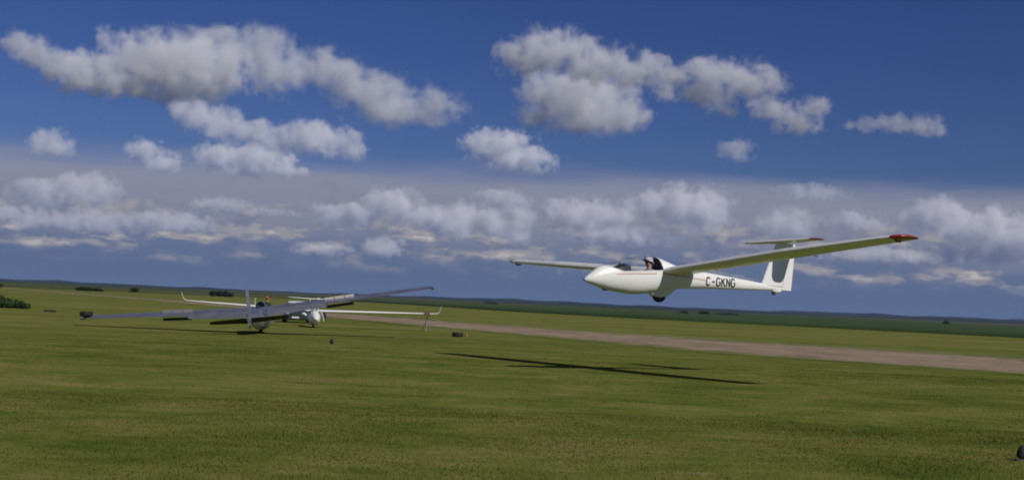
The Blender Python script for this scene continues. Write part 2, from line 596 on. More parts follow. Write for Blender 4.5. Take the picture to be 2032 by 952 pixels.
# angles fine in front, coarse behind
ang = np.concatenate([np.linspace(-0.6, 0.6, 241), np.linspace(0.6, 2 * math.pi - 0.6, 90)[1:-1]])
rad = np.concatenate([[0.0], np.geomspace(2.0, 40, 18), np.linspace(42, 130, 45), np.geomspace(135, 14000, 110)])
gx = rad[:, None] * np.sin(ang)[None]
gy = rad[:, None] * np.cos(ang)[None]
gzv = ground_z(gx, gy)
nr, na = gx.shape
gv = np.stack([gx, gy, gzv], -1).reshape(-1, 3)
gf = []
for i in range(nr - 1):
    for j in range(na):
        k = (j + 1) % na
        a0, a1, b0, b1 = i * na + j, i * na + k, (i + 1) * na + j, (i + 1) * na + k
        gf.append((0, b1, b0) if i == 0 else (a0, a1, b1, b0))
ground = link('ground', mesh('ground', gv, gf), M['ground'], smooth=180)
bm = bmesh.new()
bm.from_mesh(ground.data)
bmesh.ops.recalc_face_normals(bm, faces=bm.faces)
if sum(f.normal.z for f in bm.faces) < 0:
    bmesh.ops.reverse_faces(bm, faces=bm.faces)
bm.to_mesh(ground.data)
bm.free()
tag(ground, kind='structure')


def sheet(name, left, right, m, lift=0.02, nv=12, nsub=6, zfun=None):
    """a strip between two polylines laid on the terrain"""
    def dens(pl):
        pl = np.array(pl, float)
        t = np.linspace(0, len(pl) - 1, (len(pl) - 1) * nsub + 1)
        return np.stack([np.interp(t, np.arange(len(pl)), pl[:, k]) for k in (0, 1)], -1)
    L, R = dens(left), dens(right)
    v, f = [], []
    for i in range(len(L)):
        for j in range(nv + 1):
            q = L[i] + (R[i] - L[i]) * j / nv
            z = gz(q[0], q[1]) + lift
            if zfun:
                z += zfun(i, j, len(L), nv)
            v.append((q[0], q[1], z))
    for i in range(len(L) - 1):
        for j in range(nv):
            a = i * (nv + 1) + j
            f.append((a, a + 1, a + nv + 2, a + nv + 1))
    me = mesh(name, v, f)
    if me.polygons[0].normal.z < 0:
        me.flip_normals()
    return link(name, me, m, smooth=180)


def runway_build(b, p):
    pos = field_coords(b)
    uvn = b.new('ShaderNodeAttribute')
    uvn.attribute_name = 'across'
    t = uvn.outputs['Fac']
    along = b.v('MULTIPLY', pos, (0.30, 0.12, 0.0))
    n1 = b.noise(along, 1.0, 5.0, 0.6, dist=0.5)
    n2 = b.noise(b.v('MULTIPLY', pos, (2.0, 2.0, 0.0)), 1.0, 4.0, 0.65)
    dirt = b.ramp(b.m('ADD', b.m('MULTIPLY', n1, 0.6), b.m('MULTIPLY', n2, 0.4)),
                  [(0.34, (0.18, 0.134, 0.085)), (0.5, (0.27, 0.205, 0.142)), (0.64, (0.35, 0.27, 0.195))])
    c, _ = grass_color(b, pos, 1.34)
    # grass creeps in from both edges and in tyre-worn streaks on the far side
    e = b.m('MINIMUM', b.m('MULTIPLY', t, 1.15), b.m('MULTIPLY', b.m('SUBTRACT', 1.0, t), 3.2))
    e = b.m('ADD', e, b.m('MULTIPLY', b.m('SUBTRACT', b.noise(b.v('MULTIPLY', pos, (0.7, 0.35, 0.0)), 1.0, 5.0, 0.65), 0.5), 1.15))
    x, y, z = b.sep(pos)
    rr = b.v('LENGTH', b.comb(x, y, 0.0))
    e = b.m('SUBTRACT', e, b.sstep(rr, 125.0, 210.0, 0.0, 0.30))
    b.put(p.inputs['Base Color'], b.mix(b.sstep(e, 0.14, 0.50), c, dirt))
    p.inputs['Roughness'].default_value = 0.95
    p.inputs['Specular IOR Level'].default_value = 0.1
    bn = b.new('ShaderNodeBump')
    bn.inputs['Strength'].default_value = 0.5
    bn.inputs['Distance'].default_value = 0.03
    b.put(bn.inputs['Height'], n2)
    b.put(p.inputs['Normal'], bn.outputs[0])


M['runway'] = mat('gravel_runway', build=runway_build)
NEAR = [(38.0, 2.0), (27.5, 30.0), (17.97, 52.77), (14.6, 60.5), (10.98, 67.05), (6.81, 74.72), (3.66, 80.95), (-0.03, 89.13), (-3.8, 99.0), (-9.0, 112.0), (-24.0, 150.0), (-52.0, 214.0), (-98.0, 318.0), (-190, 520)]
FAR = [(63.0, 12.0), (45.0, 58.0), (30.8, 90.5), (26.0, 96.0), (22.0, 101.0), (16.9, 106.0), (11.0, 114.0), (6.3, 122.0), (2.6, 129.0), (-1.6, 136.0), (-14.0, 160.0), (-40.0, 219.0), (-86.0, 324.0), (-178, 526)]
runway = sheet('dirt_runway', FAR, NEAR, M['runway'], lift=0.012, nv=16, nsub=8)
at = runway.data.attributes.new('across', 'FLOAT', 'POINT')
at.data.foreach_set('value', [(i % 17) / 16.0 for i in range(len(runway.data.vertices))])
tag(runway, kind='structure')


def crop_build(b, p):
    pos = field_coords(b)
    n1 = b.noise(b.v('MULTIPLY', pos, (0.03, 0.012, 0.0)), 1.0, 5.0, 0.6)
    n2 = b.noise(b.v('MULTIPLY', pos, (0.5, 0.2, 0.0)), 1.0, 4.0, 0.7)
    b.put(p.inputs['Base Color'], b.ramp(b.m('ADD', b.m('MULTIPLY', n1, 0.6), b.m('MULTIPLY', n2, 0.4)),
          [(0.35, (0.030, 0.056, 0.016)), (0.55, (0.044, 0.076, 0.022)), (0.7, (0.065, 0.09, 0.030))]))
    p.inputs['Roughness'].default_value = 0.9
    p.inputs['Specular IOR Level'].default_value = 0.15
    bn = b.new('ShaderNodeBump')
    bn.inputs['Strength'].default_value = 0.8
    bn.inputs['Distance'].default_value = 0.2
    b.put(bn.inputs['Height'], n2)
    b.put(p.inputs['Normal'], bn.outputs[0])


M['crop'] = mat('standing_crop', build=crop_build)
ux, uy = -0.30, 0.954
E0 = [(73 - ux * 190, 216 - uy * 190), (73 - ux * 60, 216 - uy * 60), (70, 208), (46, 240), (24, 262), (2, 315), (-26, 440), (-70, 640), (-110, 800)]
E1 = [(q[0] + 420, q[1] + 240) for q in E0]
hcrop = lambda i, j, n, nv: 0.0 if j == 0 else 0.42 + 0.05 * math.sin(i * 1.7 + j)
crop = sheet('crop_field', E0, E1, M['crop'], lift=0.03, nv=40, nsub=5, zfun=hcrop)
# the first row is a steep edge: pull it in to 0.4 m
for i in range(len(crop.data.vertices) // 41):
    v0, v1 = crop.data.vertices[i * 41].co, crop.data.vertices[i * 41 + 1].co
    d = Vector((420, 240, 0)).normalized()
    q = v0 + d * 0.4
    crop.data.vertices[i * 41 + 1].co = (q.x, q.y, v0.z + 0.42)
tag(crop, kind='structure')

# ------------------------------------------------------------------ short grass in the foreground
def blades(n, y0, y1, hmin, hmax, wmul):
    # uniform over the visible wedge plus a margin
    u = rng.random(n)
    y = np.sqrt(u * (y1 ** 2 - y0 ** 2) + y0 ** 2)
    x = (rng.random(n) * 2 - 1) * (0.40 * y + 1.0)
    keep = np.ones(n, bool)
    # not on the bare runway
    nx = np.interp(y, [p[1] for p in NEAR], [p[0] for p in NEAR])
    keep &= (x < nx - 0.3 - rng.random(n) * 1.2)
    x, y = x[keep], y[keep]
    n = len(x)
    cl = 0.5 + 0.5 * np.sin(x * 1.3 + np.sin(y * .9) * 2) * np.sin(y * .8 + np.sin(x * .6) * 2)
    hgt = (hmin + (hmax - hmin) * rng.random(n) ** 2) * (0.6 + 0.6 * cl)
    wd = (0.004 + 0.005 * rng.random(n)) * wmul
    a = rng.random(n) * 2 * math.pi
    lean = hgt * (0.2 + 0.9 * rng.random(n))
    la = rng.random(n) * 2 * math.pi
    z = ground_z(x, y) - 0.004
    p0 = np.stack([x - wd * np.cos(a), y - wd * np.sin(a), z], -1)
    p1 = np.stack([x + wd * np.cos(a), y + wd * np.sin(a), z], -1)
    p2 = np.stack([x + lean * np.cos(la), y + lean * np.sin(la), z + hgt], -1)
    return np.stack([p0, p1, p2], 1).reshape(-1, 3)


def turf_build(b, p):
    pos = field_coords(b)
    c, _ = grass_color(b, pos, 0.98)
    fine = b.noise(pos, 23.0, 2.0, 0.6)
    c = b.mix(b.sstep(fine, 0.35, 0.75, 0.0, 0.5), c, (0.12, 0.115, 0.022))
    b.put(p.inputs['Base Color'], c)
    p.inputs['Roughness'].default_value = 0.8
    p.inputs['Specular IOR Level'].default_value = 0.05


M['turf'] = mat('turf_blades', build=turf_build)
tv = np.concatenate([blades(380000, 10.5, 22, 0.006, 0.030, 0.8), blades(230000, 20, 44, 0.006, 0.027, 1.3), blades(90000, 38, 75, 0.006, 0.024, 2.0)])
nt = len(tv) // 3
tme = bpy.data.meshes.new('short_grass')
tme.vertices.add(len(tv))
tme.vertices.foreach_set('co', tv.astype(np.float32).ravel())
tme.loops.add(nt * 3)
tme.loops.foreach_set('vertex_index', np.arange(nt * 3, dtype=np.int32))
tme.polygons.add(nt)
tme.polygons.foreach_set('loop_start', np.arange(0, nt * 3, 3, dtype=np.int32))
tme.update()
tme.validate()
turf = link('short_grass', tme, M['turf'], smooth=0)
tag(turf, 'short mown green grass covering the near airfield', 'grass', kind='stuff')


# ------------------------------------------------------------------ wings
def airfoil(c0, c1, thick, n=9, camber=0.02):
    """closed outline in (chord fraction, height fraction) between two chord fractions"""
    def yt(t):
        return 5 * thick * (0.2969 * math.sqrt(max(t, 0)) - 0.126 * t - 0.3516 * t * t + 0.2843 * t ** 3 - 0.1036 * t ** 4)

    def yc(t):
        pp = 0.4
        return camber / pp ** 2 * (2 * pp * t - t * t) if t < pp else camber / (1 - pp) ** 2 * (1 - 2 * pp + 2 * pp * t - t * t)
    ts = [c0 + (c1 - c0) * (0.5 - 0.5 * math.cos(math.pi * i / n)) for i in range(n + 1)]
    up = [(t, yc(t) + yt(t)) for t in reversed(ts)]
    lo = [(t, yc(t) - yt(t)) for t in (ts[1:] if c0 <= 0 else ts)]
    if c1 >= 0.999:
        lo = lo[:-1]
    return up + lo


def wing_ring(st, c0, c1, side):
    """st: y, leading edge x, chord, z, thickness"""
    y, xl, ch, z, th = st
    return [(xl - t * ch, side * y, z + h * ch) for t, h in airfoil(c0, c1, th)]


def lerp_st(S, y):
    ys = [s[0] for s in S]
    return [float(np.interp(y, ys, [s[k] for s in S])) for k in range(5)]


def wing_part(mb, S, y0, y1, c0, c1, side, n=6, drop=0.0, inc=0.0):
    brk = sorted({y0, y1, *[s[0] for s in S if y0 < s[0] < y1], *np.linspace(y0, y1, n + 1).tolist()})
    rings = []
    for y in brk:
        st = lerp_st(S, y)
        r = wing_ring(st, c0, c1, side)
        if drop:
            hx = st[1] - c0 * st[2]
            ca, sa = math.cos(drop), math.sin(drop)
            r = [(hx + (x - hx) * ca + (zz - st[3]) * -sa * 0, yy, st[3] + (zz - st[3]) * ca + (x - hx) * sa) for x, yy, zz in r]
        if inc:
            r = [(x, yy, zz + (x - (st[1] - .4 * st[2])) * math.tan(inc)) for x, yy, zz in r]
        rings.append(r)
    mb.loft(rings)
    return mb


# ------------------------------------------------------------------ flying glider
ORG = Vector((0.17, 0.0, -0.76))     # wheel contact in drawing coordinates
body = frame((3.7665, 37.002, 2.4866), -2.5809, 0.0225, 0.0331)
gl_m = body @ Matrix.Translation(ORG)
FG = thing('glider', 'white single-seat glider with red wingtips flying low above the grass', 'glider', matrix=gl_m)


def rel(mb):
    mb.v = [(x - ORG.x, y - ORG.y, z - ORG.z) for x, y, z in mb.v]
    return mb


FX_TOP = [(2.40, -.355), (2.36, -.29), (2.28, -.225), (2.19, -.16), (2.03, -.035), (1.86, .045), (1.74, .075), (1.5, .14), (1.29, .205), (.9, .31), (.58, .345), (.31, .33), (.05, .265), (-.26, .175), (-.65, .12), (-1.27, .07), (-2.23, 0.0), (-3.14, -.075), (-3.86, -.135)]
FX_BOT = [(2.40, -.365), (2.36, -.39), (2.28, -.42), (2.17, -.455), (1.83, -.54), (1.54, -.58), (1.15, -.61), (.84, -.60), (.47, -.55), (0, -.47), (-.28, -.41), (-.65, -.37), (-1.29, -.325), (-2.24, -.295), (-3.44, -.24), (-3.86, -.205)]
FX_W = [(2.40, .008), (2.36, .05), (2.28, .095), (2.19, .135), (1.83, .225), (1.3, .285), (.8, .295), (.3, .28), (-.3, .22), (-.65, .17), (-1.3, .14), (-2.2, .105), (-3.1, .072), (-3.86, .03)]
FX_M = [(2.40, -.36), (2.0, -.28), (1.3, -.19), (.3, -.15), (-.6, -.13), (-1.3, -.13), (-2.2, -.148), (-3.1, -.157), (-3.86, -.17)]
FX_SILL = [(2.40, -.36), (2.0, -.21), (1.42, -.105), (.8, -.05), (.23, 0.0), (-.3, -.05), (-1.0, -.11), (-3.86, -.17)]


def ip(tab, x):
    t = sorted(tab)
    return float(np.interp(x, [p[0] for p in t], [p[1] for p in t]))


def smooth_ip(tab, x):
    return (ip(tab, x - .06) + ip(tab, x + .06) + 2 * ip(tab, x)) / 4 if -3.7 < x < 2.25 else ip(tab, x)


def fus_point(x, th):
    """th: angle from the left side, +90 degrees is the top"""
    zt, zb, w, zm = smooth_ip(FX_TOP, x), smooth_ip(FX_BOT, x), smooth_ip(FX_W, x), smooth_ip(FX_M, x)
    c, s = math.cos(th), math.sin(th)
    e = 0.88
    y = w * math.copysign(abs(c) ** e, c)
    z = zm + ((zt - zm) if s > 0 else (zm - zb)) * math.copysign(abs(s) ** (1.0 if s > 0 else e), s)
    return x, y, z


def fus_side_y(x, z):
    zt, zb, w, zm = smooth_ip(FX_TOP, x), smooth_ip(FX_BOT, x), smooth_ip(FX_W, x), smooth_ip(FX_M, x)
    s = (z - zm) / ((zt - zm) if z > zm else (zm - zb))
    s = max(-1, min(1, s))
    if z <= zm:
        s = math.copysign(abs(s) ** (1 / 0.88), s)
    return w * math.sqrt(max(0, 1 - s * s)) ** 0.88


XS_F = [2.40, 2.385, 2.36, 2.32, 2.26, 2.18, 2.08, 1.96, 1.84, 1.72, 1.60, 1.50]
XS_C = [1.42, 1.3, 1.15, 1.0, .85, .7, .55, .42, .32, .23]
XS_R = [.12, 0, -.13, -.26, -.45, -.65, -.95, -1.3, -1.75, -2.2, -2.7, -3.14, -3.5, -3.7, -3.82, -3.86]
NU, NL = 16, 20


def shear(x):
    return float(np.interp(x, [.23, .5, 1.0, 1.42, 1.75, 2.1], [.25, .15, .6, 2.0, 1.0, 0]))


def fus_rings(x):
    zs, zm, zt = ip(FX_SILL, x), smooth_ip(FX_M, x), smooth_ip(FX_TOP, x)
    ts = math.asin(max(-.6, min(.9, (zs - zm) / max(1e-4, zt - zm))))
    up, lo = [], []
    for i in range(NU + 1):
        a = ts + (math.pi - 2 * ts) * i / NU
        q = fus_point(x, a)
        xs = x + max(0, q[2] - zs) * shear(x)
        q2 = fus_point(min(xs, 2.40), a)
        up.append((xs, q2[1], q2[2]))
    up[0] = fus_point(x, ts)
    up[-1] = fus_point(x, math.pi - ts)
    for i in range(NL + 1):
        a = math.pi - ts + (math.pi + 2 * ts) * i / NL
        lo.append(fus_point(x, a))
    return up, lo


shell, glass = MB(), MB()
allx = XS_F + XS_C + XS_R
ups, los = zip(*[fus_rings(x) for x in allx])
shell.loft(list(los), cap=False, closed=False)
iF, iR = len(XS_F), len(XS_F) + len(XS_C) - 1
shell.loft(list(ups[:iF + 1]), cap=False, closed=False)
shell.loft(list(ups[iR:]), cap=False, closed=False)
shell.add([*ups[-1], *los[-1]], [tuple(range(NU + NL + 2))])
fus = rel(shell).build('fuselage', M['white'], FG, 50)
bmx = bmesh.new()
bmx.from_mesh(fus.data)
bmesh.ops.remove_doubles(bmx, verts=bmx.verts, dist=0.0008)
bmesh.ops.recalc_face_normals(bmx, faces=bmx.faces)
bmx.to_mesh(fus.data)
bmx.free()
fus.data.shade_smooth()
fus.data.set_sharp_from_angle(angle=math.radians(50))
glass.loft([[(p[0], p[1], p[2]) for p in u] for u in ups[iF:iR + 1]], cap=False, closed=False)
can = rel(glass).build('canopy', M['canopy'], FG, 60)
# canopy frame: rims at the front and rear edge and along both sills
fr = MB()
for ring in (ups[iF], ups[iR]):
    fr.tube([Vector(p) * 1.0 for p in ring], 0.011, 6)
for k in (0, -1):
    fr.tube([Vector(u[k]) + Vector((0, 0, 0.004)) for u in ups[iF:iR + 1]], 0.011, 6)
rel(fr).build('canopy_frame', M['white'], can, 60)
# inner tub, seat back, panel
tub = MB()
tr = []
for x, lo in zip(allx[iF - 2:iR + 1], los[iF - 2:iR + 1]):
    zm = smooth_ip(FX_M, x)
    tr.append([(p[0], p[1] * 0.94, zm + (p[2] - zm) * 0.94 - (0.012 if k in (0, NL) else 0)) for k, p in enumerate(lo)])
tub.loft(tr, cap=False, closed=False)
tub.add(tr[0], [tuple(range(NL + 1))])
rel(tub).build('cockpit_tub', M['dark'], FG, 50)
bk = MB()
ring = [(0.25 + max(0, p[2]) * .22, p[1] * .93, p[2] * .95 - .005) for p in ups[iR]]
ring2 = [(x - 0.05, y, z) for x, y, z in ring]
bk.loft([ring + [(0.25, -.14, -.38), (0.25, .14, -.38)], ring2 + [(0.2, -.14, -.38), (0.2, .14, -.38)]])
rel(bk).build('rear_bulkhead', M['dark'], FG, 40)
pan = MB()
pan.loft([[(1.17, y, z) for y, z in ((-.17, -.3), (.17, -.3), (.20, -.08), (.17, .05), (0, .10), (-.17, .05), (-.20, -.08))],
          [(1.27, y, z) for y, z in ((-.17, -.3), (.17, -.3), (.20, -.08), (.17, .065), (0, .115), (-.17, .065), (-.20, -.08))],
          [(1.52, y, z) for y, z in ((-.14, -.3), (.14, -.3), (.15, -.11), (.11, -.02), (0, .03), (-.11, -.02), (-.15, -.11))]])
panel = rel(pan).build('instrument_panel', M['dark'], FG, 40)
for k, (yy, zz) in enumerate(((-.08, -.02), (.08, -.02), (-.08, -.15), (.08, -.15), (0, -.085))):
    d = MB().lathe([(.0, -.003), (.032, -.003), (.034, .0), (.030, .004), (.0, .004)], 'X', (1.167, yy, zz), 16)
    rel(d).build('dial', M['grey_trim'], panel)
rel(MB().tube([(1.40, .03, .05), (1.40, .03, .105), (1.395, .03, .14)], [.012, .02, .006], 8)).build('compass', M['dark'], FG)
# stripe down both sides
for s in (1, -1):
    st = MB()
    for seg in (np.linspace(1.62, .47, 24), np.linspace(.27, -.62, 16), np.linspace(-.62, -1.2, 10)):
        L = []
        for x in seg:
            zc = float(np.interp(x, [-1.2, -.6, .3, 1.4, 1.7], [-.135, -.10, -.075, -.155, -.19]))
            L.append([(x, s * (fus_side_y(x, zz) + .004), zz) for zz in (zc - .013, zc, zc + .013)])
        st.loft(L, cap=False, closed=False)
    rel(st).build('side_stripe', M['stripe'], FG, 60)
# registration
GLY = {'C': [[(.82, .80), (.66, .96), (.34, .98), (.14, .80), (.10, .5), (.14, .2), (.34, .02), (.66, .04), (.82, .20)]],
       '-': [[(.2, .48), (.8, .48)]],
       'G': [[(.82, .80), (.66, .96), (.34, .98), (.14, .80), (.10, .5), (.14, .2), (.34, .02), (.66, .04), (.84, .18), (.84, .46), (.55, .46)]],
       'K': [[(.14, 0), (.14, 1)], [(.82, 1), (.14, .42)], [(.36, .62), (.86, 0)]],
       'N': [[(.14, 0), (.14, 1)], [(.14, 1), (.84, 0)], [(.84, 0), (.84, 1)]]}


def reg_letters(side):
    mb = MB()
    h, w, sw = .205, .155, .040
    word = 'C-GKNG'
    for i, ch in enumerate(word):
        for stroke in GLY[ch]:
            pts = []
            for (a, b_) in zip(stroke[:-1], stroke[1:]):
                n = max(2, int(math.dist(a, b_) * 8))
                pts += [(a[0] + (b_[0] - a[0]) * t / n, a[1] + (b_[1] - a[1]) * t / n) for t in range(n)]
            pts.append(stroke[-1])
            L = []
            for j, q in enumerate(pts):
                qa, qb = pts[max(j - 1, 0)], pts[min(j + 1, len(pts) - 1)]
                dx_, dz_ = (qb[0] - qa[0]) * w, (qb[1] - qa[1]) * h
                l = math.hypot(dx_, dz_) or 1
                nx, nz = -dz_ / l * sw / 2, dx_ / l * sw / 2
                row = []
                for k in (-1, 0, 1):
                    u = (i * w * 1.07 + q[0] * w) + k * nx
                    zz = -.255 + q[1] * h + k * nz
                    x = (-1.18 - u) if side > 0 else (-2.18 + u)
                    zz += .028 * (-1.27 - x) * 0.55
                    row.append((x, side * (fus_side_y(x, zz) + .003), zz))
                L.append(row)
            mb.loft(L, cap=False, closed=False)
    return rel(mb).build('registration_lettering', M['ink'], FG, 60)


for s in (1, -1):
    tag(reg_letters(s), 'black registration letters C-GKNG on the tail boom')

# wings
WS = [(0.0, .27, 1.04, -.02, .17), (.25, .27, 1.04, 0.0, .17), (4.4, .25, 1.03, .30, .165), (6.95, -.06, .78, .49, .15), (7.32, -.12, .70, .515, .14), (7.45, -.22, .52, .53, .12), (7.5, -.34, .30, .535, .08)]
for s, nm in ((1, 'left_wing'), (-1, 'right_wing')):
    mb = MB()
    wing_part(mb, WS, .05, 4.4, 0, 1, s, 8)
    wing_part(mb, WS, 4.4, 6.9, 0, .765, s, 6)
    wing_part(mb, WS, 6.9, 7.22, 0, 1, s, 1)
    wg = rel(mb).build(nm, M['white'], FG, 45)
    ail = rel(wing_part(MB(), WS, 4.412, 6.888, .775, 1, s, 5)).build('aileron', M['white'], wg, 45)
    tp = rel(wing_part(MB(), WS, 7.222, 7.5, 0, 1, s, 6)).build('wing_tip', M['red'], wg, 45)
    tag(tp, 'red painted wing tip')
    sk = MB().tube([(-.25, s * 7.25, .47), (-.30, s * 7.25, .44), (-.40, s * 7.25, .435), (-.46, s * 7.25, .46)], [.01, .022, .022, .01], 8)
    rel(sk).build('tip_skid', M['black'], wg)
    # thin aileron hinge fairing strip
    rel(MB().tube([(-.56, s * 4.6, .285), (-.56, s * 4.6, .25), (-.66, s * 4.6, .255)], .012, 6)).build('aileron_horn', M['white'], wg)
# wheel and fairing
ff = MB()
rings = []
for x, zb, w in ((.56, -.50, .02), (.46, -.56, .07), (.34, -.622, .10), (.17, -.63, .115), (-.04, -.605, .11), (-.17, -.52, .09), (-.3, -.43, .06), (-.42, -.36, .02)):
    rings.append([(x, w, -.36), (x, w, zb + .04), (x, w * .7, zb), (x, -w * .7, zb), (x, -w, zb + .04), (x, -w, -.36)])
ff.loft(rings)
rel(ff).build('wheel_fairing', M['white'], FG, 40)
tyre = rel(MB().lathe([(.11, -.045), (.165, -.055), (.195, -.035), (.2, 0), (.195, .035), (.165, .055), (.11, .045)], 'Y', (.16, 0, -.56), 32)).build('main_wheel', M['black'], FG, 40)
rel(MB().lathe([(.0, -.05), (.09, -.05), (.11, -.044), (.11, .044), (.09, .05), (.0, .05)], 'Y', (.16, 0, -.56), 24)).build('wheel_hub', M['grey_trim'], tyre, 40)
rel(MB().lathe([(.004, 2.43), (.018, 2.42), (.022, 2.395), (.022, 2.37), (.012, 2.35)], 'X', (0, 0, -.36), 16)).build('nose_cap', M['dark'], FG)
rel(MB().tube([(1.88, 0, -.52), (1.84, 0, -.55), (1.78, 0, -.558), (1.72, 0, -.55)], [.012, .018, .018, .01], 8)).build('tow_hook', M['dark'], FG)
tb = MB()
tb.loft([[(x, .045 * k * c, zc + .075 * k * s_) for c, s_ in [(math.cos(a), math.sin(a)) for a in np.linspace(0, 2 * math.pi, 13)[:-1]]]
         for x, zc, k in ((-3.40, -.2, .25), (-3.5, -.21, .8), (-3.62, -.225, 1.0), (-3.72, -.22, .9), (-3.82, -.19, .4))])
rel(tb).build('tail_fairing', M['white'], FG, 60)
rel(MB().lathe([(.02, -.016), (.055, -.02), (.066, 0), (.055, .02), (.02, .016)], 'Y', (-3.53, 0, -.29), 18)).build('tail_wheel', M['black'], FG)
# fin and rudder (symmetric section stood upright)
def upright(mb, st, c0, c1, n=9):
    """st: z, leading edge x, chord, thickness"""
    rings = [[(xl - t * ch, h * ch, z) for t, h in airfoil(c0, c1, th, n, 0.0)] for z, xl, ch, th in st]
    return mb.loft(rings)


def fin_st(z, hinge=False):
    t = (z + .10) / 1.10
    le = -3.11 + t * (-3.57 + 3.11)
    te = -4.135 + t * (-4.235 + 4.135)
    return (z, le, le - te, .115)


FZ = [-.12, .1, .3, .5, .7, .9, 1.0]
rel(upright(MB(), [fin_st(z) for z in FZ], 0, .665)).build('fin', M['white'], FG, 45)
rud = upright(MB(), [fin_st(z) for z in (-.205, -.1, .1, .3, .5, .7, .9, 1.0)], .675, 1)
rel(rud).build('rudder', M['white'], FG, 45)
HS = [(0.0, -3.50, .66, 1.035, .11), (.2, -3.50, .66, 1.035, .11), (1.18, -3.60, .46, 1.05, .10), (1.32, -3.66, .34, 1.052, .09), (1.37, -3.74, .2, 1.053, .07)]
tpl = MB()
for s in (1, -1):
    wing_part(tpl, HS, 0.0, 1.15, 0, .68, s, 4)
tail = rel(tpl).build('tailplane', M['white'], FG, 45)
for s in (1, -1):
    rel(wing_part(MB(), HS, .02, 1.145, .69, 1, s, 4)).build('elevator', M['white'], tail, 45)
    tag(rel(wing_part(MB(), HS, 1.152, 1.37, 0, 1, s, 4)).build('tailplane_tip', M['red'], tail, 45), 'red painted tailplane tip')


# ------------------------------------------------------------------ people (one skinned surface each)
def skin_body(name, pts, edges, mats, parent, pick, sub=2, root=0):
    me = bpy.data.meshes.new(name)
    me.from_pydata([p[:3] for p in pts], edges, [])
    o = bpy.data.objects.new(name, me)
    COL.objects.link(o)
    sk = o.modifiers.new('skin', 'SKIN')
    sk.use_smooth_shade = True
    for i, p in enumerate(pts):
        r = p[3] if isinstance(p[3], tuple) else (p[3], p[3])
        me.skin_vertices[0].data[i].radius = r
        me.skin_vertices[0].data[i].use_root = (i == root)
    ss = o.modifiers.new('sub', 'SUBSURF')
    ss.levels = ss.render_levels = sub
    dg = bpy.context.evaluated_depsgraph_get()
    new = bpy.data.meshes.new_from_object(o.evaluated_get(dg))
    bpy.data.objects.remove(o)
    bpy.data.meshes.remove(me)
    new.name = name
    new.materials.clear()
    for q in mats:
        new.materials.append(q)
    for p in new.polygons:
        p.material_index = pick(p.center)
        p.use_smooth = True
    ob = bpy.data.objects.new(name, new)
    COL.objects.link(ob)
    ob.parent = parent
    return ob


def ellipsoid(c, r, n=16, m=10, z0=-1.0, z1=1.0):
    mb = MB()
    prof = []
    for i in range(m + 1):
        t = z0 + (z1 - z0) * i / m
        a = math.sqrt(max(1e-4, 1 - t * t))
        prof.append([(c[0] + r[0] * a * math.cos(2 * math.pi * k / n), c[1] + r[1] * a * math.sin(2 * math.pi * k / n), c[2] + r[2] * t) for k in range(n)])
    return mb.loft(prof)


# pilot: drawing coordinates of the glider, reclining seat, looking ahead
PO = thing('person', 'pilot in a striped white sun hat sitting under the clear canopy', 'person', matrix=body @ Matrix.Translation((.55, 0, -.38)))
px_, pz_ = .55, -.38
pil = [(0, 0, 0.02, (.12, .15)), (-.03, 0, .16, (.11, .145)), (-.06, 0, .30, (.11, .16)), (-.065, 0, .40, (.07, .09)),   # pelvis..upper chest
       (-.06, 0, .455, .05), (-.045, 0, .53, (.078, .07)), (-.035, 0, .60, (.085, .072)), (-.04, 0, .66, (.07, .062)),       # neck, head
       (-.05, .17, .36, .058), (.06, .215, .20, .045), (.25, .16, .13, .036), (.33, .12, .13, .03),                     # left arm
       (-.05, -.17, .36, .058), (.06, -.215, .20, .045), (.25, -.14, .12, .036), (.33, -.09, .12, .03),
       (.10, .09, .0, .085), (.42, .11, .06, .062), (.72, .10, -.05, .042), (.80, .10, .0, .03),                        # legs
       (.10, -.09, .0, .085), (.42, -.11, .06, .062), (.72, -.10, -.05, .042), (.80, -.10, .0, .03),
       (.055, 0, .565, .016), (-.045, .082, .57, .016), (-.045, -.082, .57, .016)]                                      # nose, ears
for s, w0 in ((1, 11), (-1, 15)):
    pass
ped = [(0, 1), (1, 2), (2, 3), (3, 4), (4, 5), (5, 6), (6, 7), (2, 8), (8, 9), (9, 10), (10, 11), (2, 12), (12, 13), (13, 14), (14, 15),
       (0, 16), (16, 17), (17, 18), (18, 19), (0, 20), (20, 21), (21, 22), (22, 23), (5, 24), (5, 25), (5, 26)]
# fingers of both hands, closed round the stick and the brake lever
for wi, yb, sgn in ((11, .12, 1), (15, -.09, -1)):
    for k, (dy_, ln) in enumerate(((-.024, .05), (-.008, .058), (.008, .054), (.024, .044))):
        i0 = len(pil)
        z0 = pil[wi][2]
        pil += [(.365, yb + dy_, z0, .009), (.365 + ln * .7, yb + dy_, z0 - .012, .008), (.365 + ln * .6, yb + dy_, z0 - .04, .007)]
        ped += [(wi, i0), (i0, i0 + 1), (i0 + 1, i0 + 2)]
    i0 = len(pil)
    pil += [(.345, yb - sgn * .035, pil[wi][2] - .012, .010), (.38, yb - sgn * .04, pil[wi][2] - .03, .008)]
    ped += [(wi, i0), (i0, i0 + 1)]


def pick_pilot(c):
    if c.z > .425:
        return 0
    if c.x > .27 and c.z > .05 and abs(c.y) > .03 and c.z < .2 and c.x < .45 and c.z > .085:
        return 0
    if c.z < .09 and c.x > .0:
        return 2
    return 1


